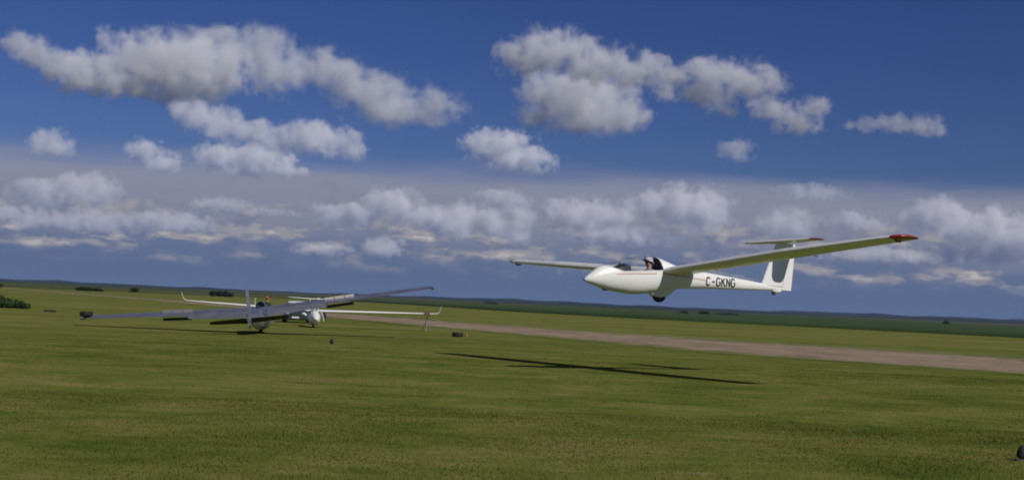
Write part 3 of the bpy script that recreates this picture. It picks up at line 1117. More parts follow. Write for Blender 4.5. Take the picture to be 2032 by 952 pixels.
pb = skin_body('body', pil, ped, [M['skin'], M['shirt_grey'], M['jeans']], PO, pick_pilot)
hat = MB()
n = 24
prof = []
for r_, z_ in ((.142, .592), (.135, .602), (.112, .618), (.106, .64), (.102, .67), (.088, .70), (.055, .718), (.004, .722)):
    prof.append([(-.042 + r_ * 1.08 * math.cos(2 * math.pi * k / n), r_ * .92 * math.sin(2 * math.pi * k / n),
                  z_ + .42 * r_ * math.cos(2 * math.pi * k / n) * (1 if r_ > .1 else r_ / .1) - .012) for k in range(n)])
hat.loft(prof, cap=False)
hat.build('sun_hat', M['hat'], pb, 40)
gl_ = MB()
for s in (1, -1):
    gl_.add(ellipsoid((.034, s * .032, .588), (.012, .026, .02), 10, 6).v, ellipsoid((0, 0, 0), (1, 1, 1), 10, 6).f)
gl_.tube([(.036, .02, .592), (.036, -.02, .592)], .004, 6)
gl_.build('sunglasses', M['ink'], pb)
st = MB()
st.tube([(.33 - .0, .0, -.2), (.37, .0, .02), (.385, -.08, .13)], .012, 8).build('control_stick', M['dark'], None)
stick = bpy.data.objects[[o.name for o in COL.objects if o.name.startswith('control_stick')][-1]]
stick.data.transform(Matrix.Translation((px_ - ORG.x, 0, pz_ - ORG.z)))
stick.parent = FG

# man in a red cap, standing behind the metal glider
ST = thing('person', 'person in a red cap and dark shirt standing behind the metal glider', 'person', matrix=Matrix.Translation((-12.78, 80.0, gz(-12.78, 80.0))) @ Matrix.Rotation(math.radians(-70), 4, 'Z'))
sp = [(0, 0, .88, (.11, .15)), (0, 0, 1.05, (.10, .14)), (0, 0, 1.24, (.11, .17)), (0, 0, 1.34, (.07, .09)), (.01, 0, 1.40, .05), (.02, 0, 1.48, (.078, .07)), (.02, 0, 1.55, (.085, .073)), (.015, 0, 1.60, (.07, .06)),
      (0, .19, 1.28, .06), (.02, .25, 1.02, .045), (.12, .22, .80, .035), (.16, .21, .74, .03),
      (0, -.19, 1.28, .06), (.02, -.25, 1.02, .045), (.10, -.23, .79, .035), (.14, -.22, .73, .03),
      (0, .09, .80, .09), (.02, .10, .45, .062), (-.02, .10, .07, .042), (.10, .11, .04, .04),
      (0, -.09, .80, .09), (.03, -.10, .45, .062), (.0, -.10, .07, .042), (.12, -.11, .04, .04),
      (.11, 0, 1.51, .016), (.01, .084, 1.52, .016), (.01, -.084, 1.52, .016)]
sed = [(0, 1), (1, 2), (2, 3), (3, 4), (4, 5), (5, 6), (6, 7), (2, 8), (8, 9), (9, 10), (10, 11), (2, 12), (12, 13), (13, 14), (14, 15), (0, 16), (16, 17), (17, 18), (18, 19), (0, 20), (20, 21), (21, 22), (22, 23), (5, 24), (5, 25), (5, 26)]
for wi, sgn in ((11, 1), (15, -1)):
    bx, by, bz = sp[wi][:3]
    for k, (dx_, ln) in enumerate(((-.026, .05), (-.009, .06), (.009, .056), (.026, .045))):
        i0 = len(sp)
        sp += [(bx + dx_ + .01, by, bz - .045, .009), (bx + dx_ + .02, by, bz - .045 - ln * .6, .008), (bx + dx_ + .012, by - sgn * .015, bz - .045 - ln, .007)]
        sed += [(wi, i0), (i0, i0 + 1), (i0 + 1, i0 + 2)]
    i0 = len(sp)
    sp += [(bx + .04, by - sgn * .012, bz - .02, .010), (bx + .06, by - sgn * .02, bz - .06, .008)]
    sed += [(wi, i0), (i0, i0 + 1)]
sb = skin_body('body', sp, sed, [M['skin'], M['shirt_dark'], M['jeans'], M['black']], ST,
               lambda c: 0 if c.z > 1.375 else (3 if c.z < .085 else (2 if c.z < .86 and abs(c.y) < .205 else (0 if c.z < .98 else 1))))
cp = ellipsoid((.015, 0, 1.575), (.115, .098, .105), 18, 7, 0.0, 1.0)
cp.loft([[(.06, y, 1.575 + dz_), (.13, y * 1.0, 1.572 + dz_), (.20, y * .7, 1.56 + dz_)] for y, dz_ in ((-.085, 0), (-.04, .012), (.04, .012), (.085, 0))], cap=False, closed=False)
cp.build('red_cap', M['cap_red'], sb, 50)

# ------------------------------------------------------------------ bare metal glider seen from behind
BM = frame((-11.4675, 70.6009, gz(-11.4675, 70.6) + 0.0), 1.6387, 0.0069, -0.1291)
BG = thing('glider', 'bare metal glider parked tail towards camera with left wing on the ground', 'glider', matrix=BM)


def ell(x, w, zt, zb, n=22, e=.85):
    zm, hh = (zt + zb) / 2, (zt - zb) / 2
    r = []
    for k in range(n):
        a = 2 * math.pi * k / n
        c, s = math.cos(a), math.sin(a)
        r.append((x, w * math.copysign(abs(c) ** e, c), zm + hh * math.copysign(abs(s) ** e, s)))
    return r


BF = [(3.25, .02, .62, .58), (3.18, .12, .72, .46), (2.95, .22, .84, .34), (2.5, .30, .98, .24), (1.9, .34, 1.05, .18), (.9, .34, 1.10, .16), (.1, .33, 1.20, .17), (-.8, .30, 1.17, .22), (-1.8, .24, 1.06, .32), (-3.0, .17, .95, .42), (-4.2, .11, .86, .50), (-4.9, .07, .82, .54), (-5.1, .03, .80, .57)]
fb = MB().loft([ell(x, w, zt, zb) for x, w, zt, zb in BF]).build('fuselage', M['alu'], BG, 50)
cb = MB()
cr = []
for x, w, h_ in ((2.55, .05, .03), (2.3, .22, .20), (1.9, .27, .34), (1.2, .28, .40), (.6, .26, .37), (.2, .2, .22), (.05, .08, .06)):
    zb = ip([(q[0], q[2]) for q in BF], x) - .06
    cr.append([(x, w * math.cos(a), zb + (h_ + .06) * math.sin(a)) for a in np.linspace(0, math.pi, 15)])
cb.loft(cr, cap=False, closed=False).build('canopy', M['tint'], BG, 60)
MB().loft([[(x, w, z) for w, z in ((-.3, .9), (.3, .9), (.3, .95), (-.3, .95))] for x in (.3, 2.3)]).build('cockpit_floor', M['dark'], BG)
INC = math.radians(6.5)
BWS = [(0.0, .50, 1.72, 1.03, .16), (.3, .50, 1.70, 1.045, .16), (3.0, .63, 1.42, 1.19, .15), (7.6, .86, .84, 1.43, .12), (8.0, .86, .78, 1.45, .12), (8.1, .80, .60, 1.455, .10)]
for s, nm in ((1, 'left_wing'), (-1, 'right_wing')):
    mb = MB()
    wing_part(mb, BWS, .1, .42, 0, 1, s, 1, inc=INC)
    wing_part(mb, BWS, .42, 3.2, 0, .745, s, 4, inc=INC)
    wing_part(mb, BWS, 3.2, 4.3, 0, 1, s, 3, inc=INC)
    wing_part(mb, BWS, 4.3, 7.75, 0, .745, s, 5, inc=INC)
    wing_part(mb, BWS, 7.75, 8.1, 0, 1, s, 3, inc=INC)
    wg = mb.build(nm, M['alu'], BG, 45)
    wing_part(MB(), BWS, .44, 3.18, .755, 1, s, 4, drop=math.radians(22), inc=INC).build('flap', M['alu'], wg, 45)
    wing_part(MB(), BWS, 4.32, 7.73, .755, 1, s, 5, inc=INC).build('aileron', M['alu'], wg, 45)
    # tip pod
    pod = MB().loft([[(x, s * 8.12 + r_ * math.cos(a), 1.42 + r_ * 1.15 * math.sin(a)) for a in np.linspace(0, 2 * math.pi, 13)[:-1]]
                     for x, r_ in ((1.0, .01), (.92, .045), (.7, .075), (.4, .085), (.1, .07), (-.2, .035), (-.32, .01))])
    pod.build('tip_pod', M['alu'], wg, 60)
    # airbrakes: three plates above, one dark plate below
    R_ = Matrix.Rotation(math.atan2(.24, 4.6) * s, 3, 'X')
    for k in range(3):
        y = 3.05 + k * .47
        stt = lerp_st(BWS, y + .22)
        ab = MB().box((stt[1] - .46 * stt[2], s * (y + .22), stt[3] + .13), (.018, .435, .16), R_)
        ab.build('airbrake', M['brake'] if s < 0 else M['brake_shaded'], wg, 0)
    stt = lerp_st(BWS, 3.75)
    MB().box((stt[1] - .56 * stt[2], s * 3.75, stt[3] - .22), (.018, 1.30, .13), R_).build('lower_airbrake', M['dark'], wg, 0)
# tail
def bfin(z):
    t = (z - .7) / 1.5
    le = -3.72 - t * .75
    te = -5.22 - t * .10
    return (z, le, le - te, .10)


upright(MB(), [bfin(z) for z in (.72, 1.0, 1.3, 1.6, 1.9, 2.1, 2.17)], 0, .52).build('fin', M['alu'], BG, 45)
upright(MB(), [bfin(z) for z in (.50, .72, 1.0, 1.3, 1.6, 1.9, 2.1, 2.2)], .53, 1).build('rudder', M['alu'], BG, 45)
BHS = [(0.0, -4.05, .98, .60, .10), (1.5, -4.3, .66, .66, .09), (1.68, -4.36, .5, .67, .08), (1.72, -4.45, .3, .672, .06)]
tp_ = MB()
for s in (1, -1):
    wing_part(tp_, BHS, .04, 1.72, 0, .55, s, 4)
ht = tp_.build('tailplane', M['alu'], BG, 45)
for s in (1, -1):
    wing_part(MB(), BHS, .10, 1.70, .56, 1, s, 4, drop=math.radians(-30)).build('elevator', M['elev'], ht, 45)
bw = MB().lathe([(.1, -.06), (.19, -.07), (.225, -.045), (.232, 0), (.225, .045), (.19, .07), (.1, .06)], 'Y', (0, 0, .20), 32).build('main_wheel', M['black'], BG, 40)
MB().lathe([(0, -.055), (.09, -.055), (.11, -.05), (.11, .05), (.09, .055), (0, .055)], 'Y', (0, 0, .20), 20).build('wheel_hub', M['grey_trim'], bw, 40)
MB().tube([(-4.5, 0, .56), (-4.75, 0, .38), (-4.95, 0, .33)], [.035, .03, .02], 8).build('tail_skid', M['black'], BG)

# ------------------------------------------------------------------ white parked glider with winglets, nose to camera
WM = frame((-11.1122, 86.3533, -.2001), -1.3762, -.0243, -.0124)
WG = thing('glider', 'white glider with upturned winglets and open canopy parked nose towards camera', 'glider', matrix=WM)
WF = [(2.50, .015, .56, .53), (2.45, .08, .62, .46), (2.3, .16, .70, .36), (2.0, .24, .82, .25), (1.5, .30, .94, .17), (.9, .32, .98, .13), (.3, .31, 1.02, .14), (-.3, .27, 1.06, .22), (-.9, .19, .98, .36), (-1.6, .13, .88, .44), (-2.6, .10, .82, .50), (-3.6, .08, .78, .53), (-4.1, .05, .76, .56)]
wfm = MB()
xs_open = (1.62, .30)


def wring(x):
    q = [ip([(a[0], a[k]) for a in WF], x) for k in (1, 2, 3)]
    r = ell(x, q[0], q[1], q[2], 28)
    return r


WX = [2.5, 2.47, 2.4, 2.25, 2.0, 1.8, 1.62, 1.4, 1.1, .8, .5, .30, .1, -.3, -.6, -.9, -1.25, -1.6, -2.1, -2.6, -3.1, -3.6, -4.1]
full = [wring(x) for x in WX]
i0, i1 = WX.index(1.62), WX.index(.30)
wfm.loft(full[:i0 + 1], cap=False)
wfm.loft(full[i1:], cap=False)
op = [[r[k % 28] for k in range(12, 31)] for r in full[i0:i1 + 1]]     # lower part only: cockpit is open
wfm.loft(op, cap=False, closed=False)
wfm.add(full[0], [tuple(range(28))])
wfm.add(full[-1], [tuple(range(28))])
wfm.build('fuselage', M['white2'], WG, 50)
MB().loft([[(p[0], p[1] * .94, p[2] * .95 + .02) for p in r] for r in op], cap=False, closed=False).build('cockpit_tub', M['dark'], WG, 50)
MB().box((.42, 0, .78), (.05, .42, .5), Matrix.Rotation(-.4, 3, 'Y')).build('headrest', M['grey_trim'], WG, 0)
MB().loft([[(1.38, y, z) for y, z in ((-.2, .6), (.2, .6), (.2, .86), (.12, .98), (-.12, .98), (-.2, .86))], [(1.6, y * .9, z - .02) for y, z in ((-.2, .6), (.2, .6), (.2, .86), (.12, .97), (-.12, .97), (-.2, .86))]]).build('instrument_panel', M['white2'], WG, 40)
# canopy hinged open to the left side (viewer's right)
cg = []
for x, h_ in ((1.62, .04), (1.45, .16), (1.1, .27), (.75, .30), (.45, .25), (.30, .16)):
    cg.append([(x, .27 * math.cos(a), h_ * math.sin(a)) for a in np.linspace(0, math.pi, 15)])
rotc = Matrix.Translation((0, .31, .93)) @ Matrix.Rotation(math.radians(-72), 4, 'X') @ Matrix.Translation((0, .27, 0))
cgw = [[tuple(rotc @ Vector(p)) for p in r] for r in cg]
wc = MB().loft(cgw, cap=False, closed=False).build('canopy', M['tint'], WG, 60)
cf = MB()
for e_ in (0, -1):
    cf.tube([r[e_] for r in cgw], .022, 6)
for r in (cgw[0], cgw[-1]):
    cf.tube(r, .022, 6)
cf.build('canopy_frame', M['white2'], wc, 60)
WWS = [(0.0, .25, .95, .90, .15), (.25, .25, .95, .91, .15), (3.5, .14, .82, 1.0, .14), (6.0, -.02, .56, 1.07, .13), (7.1, -.20, .34, 1.11, .12)]
for s, nm in ((1, 'left_wing'), (-1, 'right_wing')):
    mb = MB()
    wing_part(mb, WWS, .1, 3.6, 0, 1, s, 5)
    wing_part(mb, WWS, 3.6, 7.1, 0, .80, s, 5)
    wg = mb.build(nm, M['white2'], WG, 45)
    wing_part(MB(), WWS, 3.61, 6.95, .81, 1, s, 5).build('aileron', M['white2'], wg, 45)
    # winglet curving up
    rings = []
    for t in np.linspace(0, 1, 9):
        a = t * math.radians(72)
        yy = 7.08 + .36 * math.sin(a) / math.sin(math.radians(72)) * .9
        zz = 1.108 + .52 * (1 - math.cos(a)) / (1 - math.cos(math.radians(72))) * .86
        ch = .35 - .2 * t
        xl = -.20 - .30 * t
        ny, nz = -math.sin(a), math.cos(a)
        rings.append([(xl - q * ch, s * (yy + ny * h * ch), zz + nz * h * ch) for q, h in airfoil(0, 1, .12)])
    MB().loft(rings).build('winglet', M['white2'], wg, 50)


def wfin(z):
    t = (z - .7) / .85
    le = -3.35 - t * .30
    return (z, le, .92 - t * .22, .11)


upright(MB(), [wfin(z) for z in (.70, .9, 1.1, 1.3, 1.47)], 0, .68).build('fin', M['white2'], WG, 45)
upright(MB(), [wfin(z) for z in (.58, .9, 1.1, 1.3, 1.46)], .69, 1).build('rudder', M['white2'], WG, 45)
WHS = [(0.0, -3.62, .55, 1.49, .11), (1.1, -3.72, .34, 1.52, .10), (1.27, -3.78, .2, 1.525, .08)]
tq = MB()
for s in (1, -1):
    wing_part(tq, WHS, 0.0, 1.27, 0, .68, s, 4)
wt_ = tq.build('tailplane', M['white2'], WG, 45)
for s in (1, -1):
    wing_part(MB(), WHS, .02, 1.25, .69, 1, s, 3).build('elevator', M['white2'], wt_, 45)
ww = MB().lathe([(.08, -.045), (.14, -.055), (.165, -.03), (.17, 0), (.165, .03), (.14, .055), (.08, .045)], 'Y', (.25, 0, .16), 28).build('main_wheel', M['black'], WG, 40)
MB().lathe([(0, -.04), (.08, -.04), (.08, .04), (0, .04)], 'Y', (.25, 0, .16), 20).build('wheel_hub', M['grey_trim'], ww, 40)
for s in (1, -1):
    MB().loft([[(x, s * (.14 + .05 * t), z0 + 0) for x, z0 in ((.55, .20 - .14 * t), (-.05, .22 - .14 * t), (-.05, .215 - .14 * t), (.55, .195 - .14 * t))] for t in (0, .5, 1)]).build('gear_door', M['white2'], WG, 0)
MB().lathe([(.03, -.02), (.075, -.025), (.085, 0), (.075, .025), (.03, .02)], 'Y', (-3.75, 0, .47), 20).build('tail_wheel', M['black'], WG)


# ------------------------------------------------------------------ wing stand under the white glider's left wing
wpos = WM @ Vector((-.25, 6.55, 1.08))
sx, sy = wpos.x, wpos.y
sz = gz(sx, sy)
WS_ = thing('wing_stand', 'grey tripod stand with brown padded cradle holding up the white wing', 'wing stand', loc=(sx, sy, sz))
topz = wpos.z - sz - .07
cr_ = MB().box((0, 0, topz - .03), (.30, .56, .06))
cr_.box((0, .30, topz + .06), (.30, .05, .24)).box((0, -.30, topz + .06), (.30, .05, .24))
cr_.build('padded_cradle', M['padding'], WS_, 30)
MB().tube([(0, 0, topz - .07), (0, 0, topz - .42)], .03, 8).build('column', M['stand_grey'], WS_)
for k in range(3):
    a = 2 * math.pi * k / 3 + .5
    MB().tube([(0, 0, topz - .30), (.30 * math.cos(a), .30 * math.sin(a), 0.0)], [.022, .018], 8).build('leg', M['stand_grey'], WS_)


# ------------------------------------------------------------------ tyres
def tyre_thing(label, mtx, R=.30, wdt=.24, m=None):
    t = thing('tyre', label, 'tyre', matrix=mtx, group='old tyres used as weights and markers')
    h_ = wdt / 2
    MB().lathe([(R * .62, h_ * .55), (R * .66, h_ * .92), (R * .82, h_ * 1.0), (R * .95, h_ * .80), (R, h_ * .45), (R, -h_ * .45), (R * .95, -h_ * .80), (R * .82, -h_), (R * .66, -h_ * .92), (R * .62, -h_ * .55), (R * .64, 0), (R * .62, h_ * .54)], 'Z', (0, 0, h_), 36).build('carcass', m or M['black'], t, 40)
    tr_ = MB()
    for k in range(36):
        a = 2 * math.pi * k / 36
        tr_.box((R * 1.0 * math.cos(a), R * 1.0 * math.sin(a), h_ + (.02 if k % 2 else -.02)), (.018, .026, wdt * .52), Matrix.Rotation(a, 3, 'Z'))
    tr_.build('tread', m or M['black'], t, 0)
    return t


tipw = BM @ Vector((.30, 7.95, 1.45 + .055))
tyre_thing('black tyre lying on the grounded wing tip of the metal glider', Matrix.Translation(tipw) @ Matrix.Rotation(-.08, 4, 'Y'), .29, .22)
tx, ty = -2.62, 79.0
tyre_thing('black tyre lying flat in the grass beside the dirt runway', Matrix.Translation((tx, ty, gz(tx, ty))), .28, .24)

# orange cone by the tyre
ox, oy = -2.15, 79.2
OC = thing('marker_cone', 'small faded orange cone beside the tyre near the runway', 'cone', loc=(ox, oy, gz(ox, oy)))
MB().lathe([(.075, .02), (.07, .05), (.045, .14), (.022, .22), (.012, .235), (.001, .236)], 'Z', (0, 0, 0), 18).build('cone', M['orange'], OC)
MB().box((0, 0, .012), (.2, .2, .024)).build('base', M['orange'], OC, 0)


# ------------------------------------------------------------------ runway edge lights
def edge_light(x, y, label, tilt=0.0, k=1.0, stem=.13):
    t = thing('edge_light', label, 'edge light', matrix=Matrix.Translation((x, y, gz(x, y))) @ Matrix.Rotation(tilt, 4, 'Y') @ Matrix.Scale(k, 4), group='dark runway edge lights')
    MB().lathe([(.05, 0), (.05, .012), (.016, .02), (.014, stem * .8), (.014, stem + .01)], 'Z', n=16).build('stake', M['grey_trim'], t)
    MB().lathe([(.03, stem), (.052, stem + .01), (.058, stem + .04), (.056, stem + .09), (.046, stem + .13), (.026, stem + .155), (.002, stem + .162)], 'Z', n=20).build('lamp_dome', M['black'], t, 60)
    return t


edge_light(-5.40, 46.4, 'small dark edge light standing in the grass in front of the parked gliders', .16, 1.0)
edge_light(5.85, 17.25, 'black domed edge light at the right edge of the near grass', .25, .95, .03)

# plank in the grass on the left
bx, by = -29.6, 98.0
PL = thing('timber', 'short dark weathered timber lying in the grass at far left', 'timber', matrix=Matrix.Translation((bx, by, gz(bx, by))) @ Matrix.Rotation(.05, 4, 'Z'))
MB().loft([[(x, -.09, 0), (x, .09, .0), (x, .085, .15 + .01 * math.sin(x * 9)), (x, -.085, .16)] for x in np.linspace(-.38, .38, 7)]).build('beam', M['wood'], PL, 40)

# two slim posts behind the gliders
p1 = (-12.45, 99.0)
t_ = thing('marker_post', 'short beige post standing behind the white glider tail', 'post', loc=(*p1, gz(*p1)))
MB().tube([(0, 0, -.05), (0, 0, .95), (0, 0, 1.42)], [.06, .055, .05], 10).build('shaft', M['beige'], t_)
MB().lathe([(.10, 1.40), (.12, 1.44), (.12, 1.60), (.08, 1.66), (.002, 1.67)], 'Z', n=14).build('post_head', M['beige'], t_)
p2 = (-15.9, 95.0)
t_ = thing('marker_post', 'thin pale pole standing left of the person in the red cap', 'post', loc=(*p2, gz(*p2)))
MB().tube([(0, 0, -.05), (0, 0, .8), (0, 0, 1.42)], [.03, .025, .02], 8).build('shaft', M['pale_post'], t_)
MB().lathe([(.0, 1.42), (.03, 1.42), (.034, 1.45), (.02, 1.48), (.0, 1.485)], 'Z', n=12).build('post_cap', M['pale_post'], t_)

# ------------------------------------------------------------------ parked car behind the gliders
cx_, cy_ = -13.75, 98.5
CAR = thing('parked_car', 'dark car with pale roof parked behind the glider wings', 'car', matrix=frame((cx_, cy_, gz(cx_, cy_)), math.radians(-84), 0, 0))


def csec(x, hw, zb, zt, rnd=.12):
    return [(x, hw, zb + .06), (x, hw, zt - rnd), (x, hw - rnd * .5, zt - rnd * .2), (x, hw - rnd * 1.6, zt), (x, -hw + rnd * 1.6, zt), (x, -hw + rnd * .5, zt - rnd * .2), (x, -hw, zt - rnd), (x, -hw, zb + .06), (x, -hw + .1, zb), (x, hw - .1, zb)]


MB().loft([csec(2.02, .62, .30, .58), csec(1.95, .74, .22, .66), csec(1.7, .82, .19, .74), csec(.9, .84, .19, .84), csec(-.2, .85, .19, .87), csec(-1.4, .84, .19, .87), csec(-1.9, .80, .22, .84), csec(-2.02, .70, .32, .74)]).build('body', M['car'], CAR, 40)
cabin = [(.85, .72, .84), (.15, .58, 1.30), (-.5, .57, 1.34), (-1.1, .58, 1.30), (-1.75, .70, .86)]
cg_ = MB().loft([[(x, w, z), (x, -w, z), (x, -w * 1.12, min(z, .84)), (x, w * 1.12, min(z, .84))] for x, w, z in cabin]).build('windows', M['tint'], CAR, 30)
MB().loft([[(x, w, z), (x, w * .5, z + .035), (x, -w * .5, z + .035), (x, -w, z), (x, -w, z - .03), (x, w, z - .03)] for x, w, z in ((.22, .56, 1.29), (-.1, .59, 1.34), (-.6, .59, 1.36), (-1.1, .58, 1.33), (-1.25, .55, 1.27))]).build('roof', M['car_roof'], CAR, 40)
for s in (1, -1):
    MB().tube([(.86, s * .72, .84), (.2, s * .58, 1.30)], .03, 6).build('roof_pillar', M['car'], CAR)
    MB().tube([(-1.15, s * .58, 1.30), (-1.75, s * .70, .86)], .04, 6).build('roof_pillar', M['car'], CAR)
    hl = ellipsoid((1.93, s * .52, .60), (.09, .15, .085), 14, 8).build('headlight', M['lens'], CAR)
    MB().box((.62, s * .93, .92), (.10, .16, .11)).build('wing_mirror', M['car'], CAR, 0)
    for xw in (1.28, -1.25):
        wh = MB().lathe([(.18, -.09), (.27, -.10), (.30, -.07), (.305, 0), (.30, .07), (.27, .10), (.18, .09)], 'Y', (xw, s * .76, .305), 24).build('wheel', M['black'], CAR, 40)
        MB().lathe([(0, -.085), (.16, -.085), (.18, -.08), (.18, .08), (.16, .085), (0, .085)], 'Y', (xw, s * .76, .305), 16).build('rim', M['steel'], wh, 40)
MB().box((2.0, 0, .50), (.06, .7, .12)).build('grille', M['black'], CAR, 0)
MB().box((2.04, 0, .36), (.03, .46, .10)).build('number_plate', M['car_roof'], CAR, 0)


# ------------------------------------------------------------------ bushes and trees
def leaf_build(base, dark):
    def f(b, p):
        g = b.new('ShaderNodeNewGeometry')
        n = b.noise(g.outputs['Position'], 1.3, 3.0, 0.6)
        rnd = g.outputs['Random Per Island']
        c = b.mix(b.sstep(n, 0.35, 0.65), dark, base)
        b.put(p.inputs['Base Color'], b.mix(b.m('MULTIPLY', rnd, 0.4), c, (base[0] * 1.4, base[1] * 1.3, base[2])))
        p.inputs['Roughness'].default_value = 0.75
        p.inputs['Specular IOR Level'].default_value = 0.2
    return f


M['leaf_low'] = mat('shrub_leaves', build=leaf_build((0.030, 0.062, 0.018), (0.014, 0.034, 0.010)))
M['leaf_far'] = mat('tree_leaves', build=leaf_build((0.016, 0.030, 0.012), (0.008, 0.017, 0.007)))
M['bark'] = mat('bark', build=soiled((0.06, 0.045, 0.03), (0.03, 0.022, 0.016), 0.7, 8.0, (0.85, 0.95)))


def crown_mesh(name, lobes, n_leaf, size, seed):
    """leaf-sized quads through the volume of several lobes"""
    r = np.random.default_rng(seed)
    vol = np.array([l[3] * l[4] * l[5] for l in lobes]) ** .67
    idx = r.choice(len(lobes), n_leaf, p=vol / vol.sum())
    L = np.array(lobes)[idx]
    d = r.normal(size=(n_leaf, 3))
    d /= np.linalg.norm(d, axis=1)[:, None]
    rad_ = (0.55 + 0.5 * r.random(n_leaf) ** .6)
    rad_ *= 1 + .18 * np.sin(d[:, 0] * 5 + L[:, 0]) * np.sin(d[:, 2] * 6 + L[:, 1])
    c = L[:, :3] + d * L[:, 3:6] * rad_[:, None]
    c[:, 2] = np.maximum(c[:, 2], .03)
    u = r.normal(size=(n_leaf, 3))
    u /= np.linalg.norm(u, axis=1)[:, None]
    w = np.cross(u, d)
    w /= (np.linalg.norm(w, axis=1)[:, None] + 1e-6)
    s = size * (.6 + .8 * r.random(n_leaf))[:, None]
    q = np.stack([c - u * s, c + w * s * .6, c + u * s, c - w * s * .6], 1).reshape(-1, 3)
    q[:, 2] = np.maximum(q[:, 2], 0.0)
    me = bpy.data.meshes.new(name)
    me.vertices.add(len(q))
    me.vertices.foreach_set('co', q.astype(np.float32).ravel())
    me.loops.add(n_leaf * 4)
    me.loops.foreach_set('vertex_index', np.arange(n_leaf * 4, dtype=np.int32))
    me.polygons.add(n_leaf)
    me.polygons.foreach_set('loop_start', np.arange(0, n_leaf * 4, 4, dtype=np.int32))
    me.update()
    return me


def bush(name, label, cat, x, y, width, height, n, leaf, m, seed, group=None, depth=None, nl=7):
    r = random.Random(seed)
    t = thing(name, label, cat, loc=(x, y, gz(x, y) - .02), group=group)
    dpt = depth or width * .6
    lobes = []
    for k in range(nl):
        f = (k + .5) / nl - .5
        hh = height * (.55 + .4 * r.random()) * (1 - .9 * f * f)
        lobes.append((f * width * .85, (r.random() - .5) * dpt * .6, hh * .5, width / nl * (.75 + .5 * r.random()), dpt * .35, hh * .52))
    link('crown', crown_mesh('crown', lobes, n, leaf, seed), m, t, 0)
    for l in (lobes[1::3] if n > 1000 else lobes[len(lobes) // 2:len(lobes) // 2 + 1]):
        MB().tube([(l[0] * .9, l[1], 0), (l[0] * .95 + .02, l[1], l[5] * .7), (l[0], l[1] + .02, l[5] * 1.6)],
                  [height * .03, height * .022, height * .008], 6).build('trunk', M['bark'], t)
    return t


bush('shrub', 'low dark green shrub at the left edge, the bigger of two', 'shrub', -35.9, 106.5, 2.2, 1.05, 2600, .075, M['leaf_low'], 3, 'shrubs at the left edge')
bush('shrub', 'small low green shrub just right of the bigger one at left edge', 'shrub', -34.5, 107.2, 1.25, .72, 1500, .06, M['leaf_low'], 5, 'shrubs at the left edge')
bush('tree_belt', 'dark belt of trees on the skyline at the far left', 'tree belt', -142, 402, 17, 1.75, 2600, .22, M['leaf_far'], 8, None, 3.0, 13)
bush('hedge', 'low dark hedge left of the lone distant bush', 'hedge', -133, 480, 9.5, 1.4, 1400, .2, M['leaf_far'], 9, None, 2.2, 9)
bush('bush', 'lone small dark bush between the hedge and the tree pair', 'bush', -131, 530, 2.6, 2.3, 600, .18, M['leaf_far'], 10, 'bushes far across the field', 2.0, 3)
bush('bush', 'left dark rounded bush of the close distant pair behind the wing', 'bush', -92.0, 476, 3.8, 2.7, 900, .2, M['leaf_far'], 12, 'bushes far across the field', 2.6, 4)
bush('bush', 'right dark rounded bush of the close distant pair behind the wing', 'bush', -88.8, 478, 3.8, 2.4, 900, .2, M['leaf_far'], 13, 'bushes far across the field', 2.6, 4)


def at_az(px, r):
    a = math.atan((px - 1016) / 3008.1)
    return r * math.sin(a), r * math.cos(a)


for k, (px, r_, w, hh, lab) in enumerate([(980, 1500, 15, 3.4, 'small dark grove far beyond the dirt runway, leftmost of the far groves'),
                                          (1362, 900, 5.0, 2.3, 'tiny dark bush clump below the flying glider tail boom'),
                                          (1402, 920, 6.5, 3.0, 'dark grove on the skyline below the registration letters'),
                                          (1450, 1000, 14, 2.2, 'long low grove just right of the grove below the letters'),
                                          (1884, 1300, 6, 4.0, 'pair of tall trees on the skyline under the red wingtip')]):
    x, y = at_az(px, r_)
    bush('far_grove', lab, 'trees', x, y, w, hh, 600, .3, M['leaf_far'], 30 + k, 'groves on the skyline', w * .4, 5)

# ------------------------------------------------------------------ cumulus clouds: real bodies of vapour, kilometres out
def vapour(name, density, color):
    m = bpy.data.materials.new(name)
    m.use_nodes = True
    b = NB(m.node_tree)
    m.node_tree.nodes.clear()
    v = b.new('ShaderNodeVolumePrincipled')
    v.inputs['Color'].default_value = (*color, 1)
    v.inputs['Density'].default_value = density
    v.inputs['Anisotropy'].default_value = 0.0
    o = b.new('ShaderNodeOutputMaterial')
    b.put(o.inputs['Volume'], v.outputs[0])
    return m


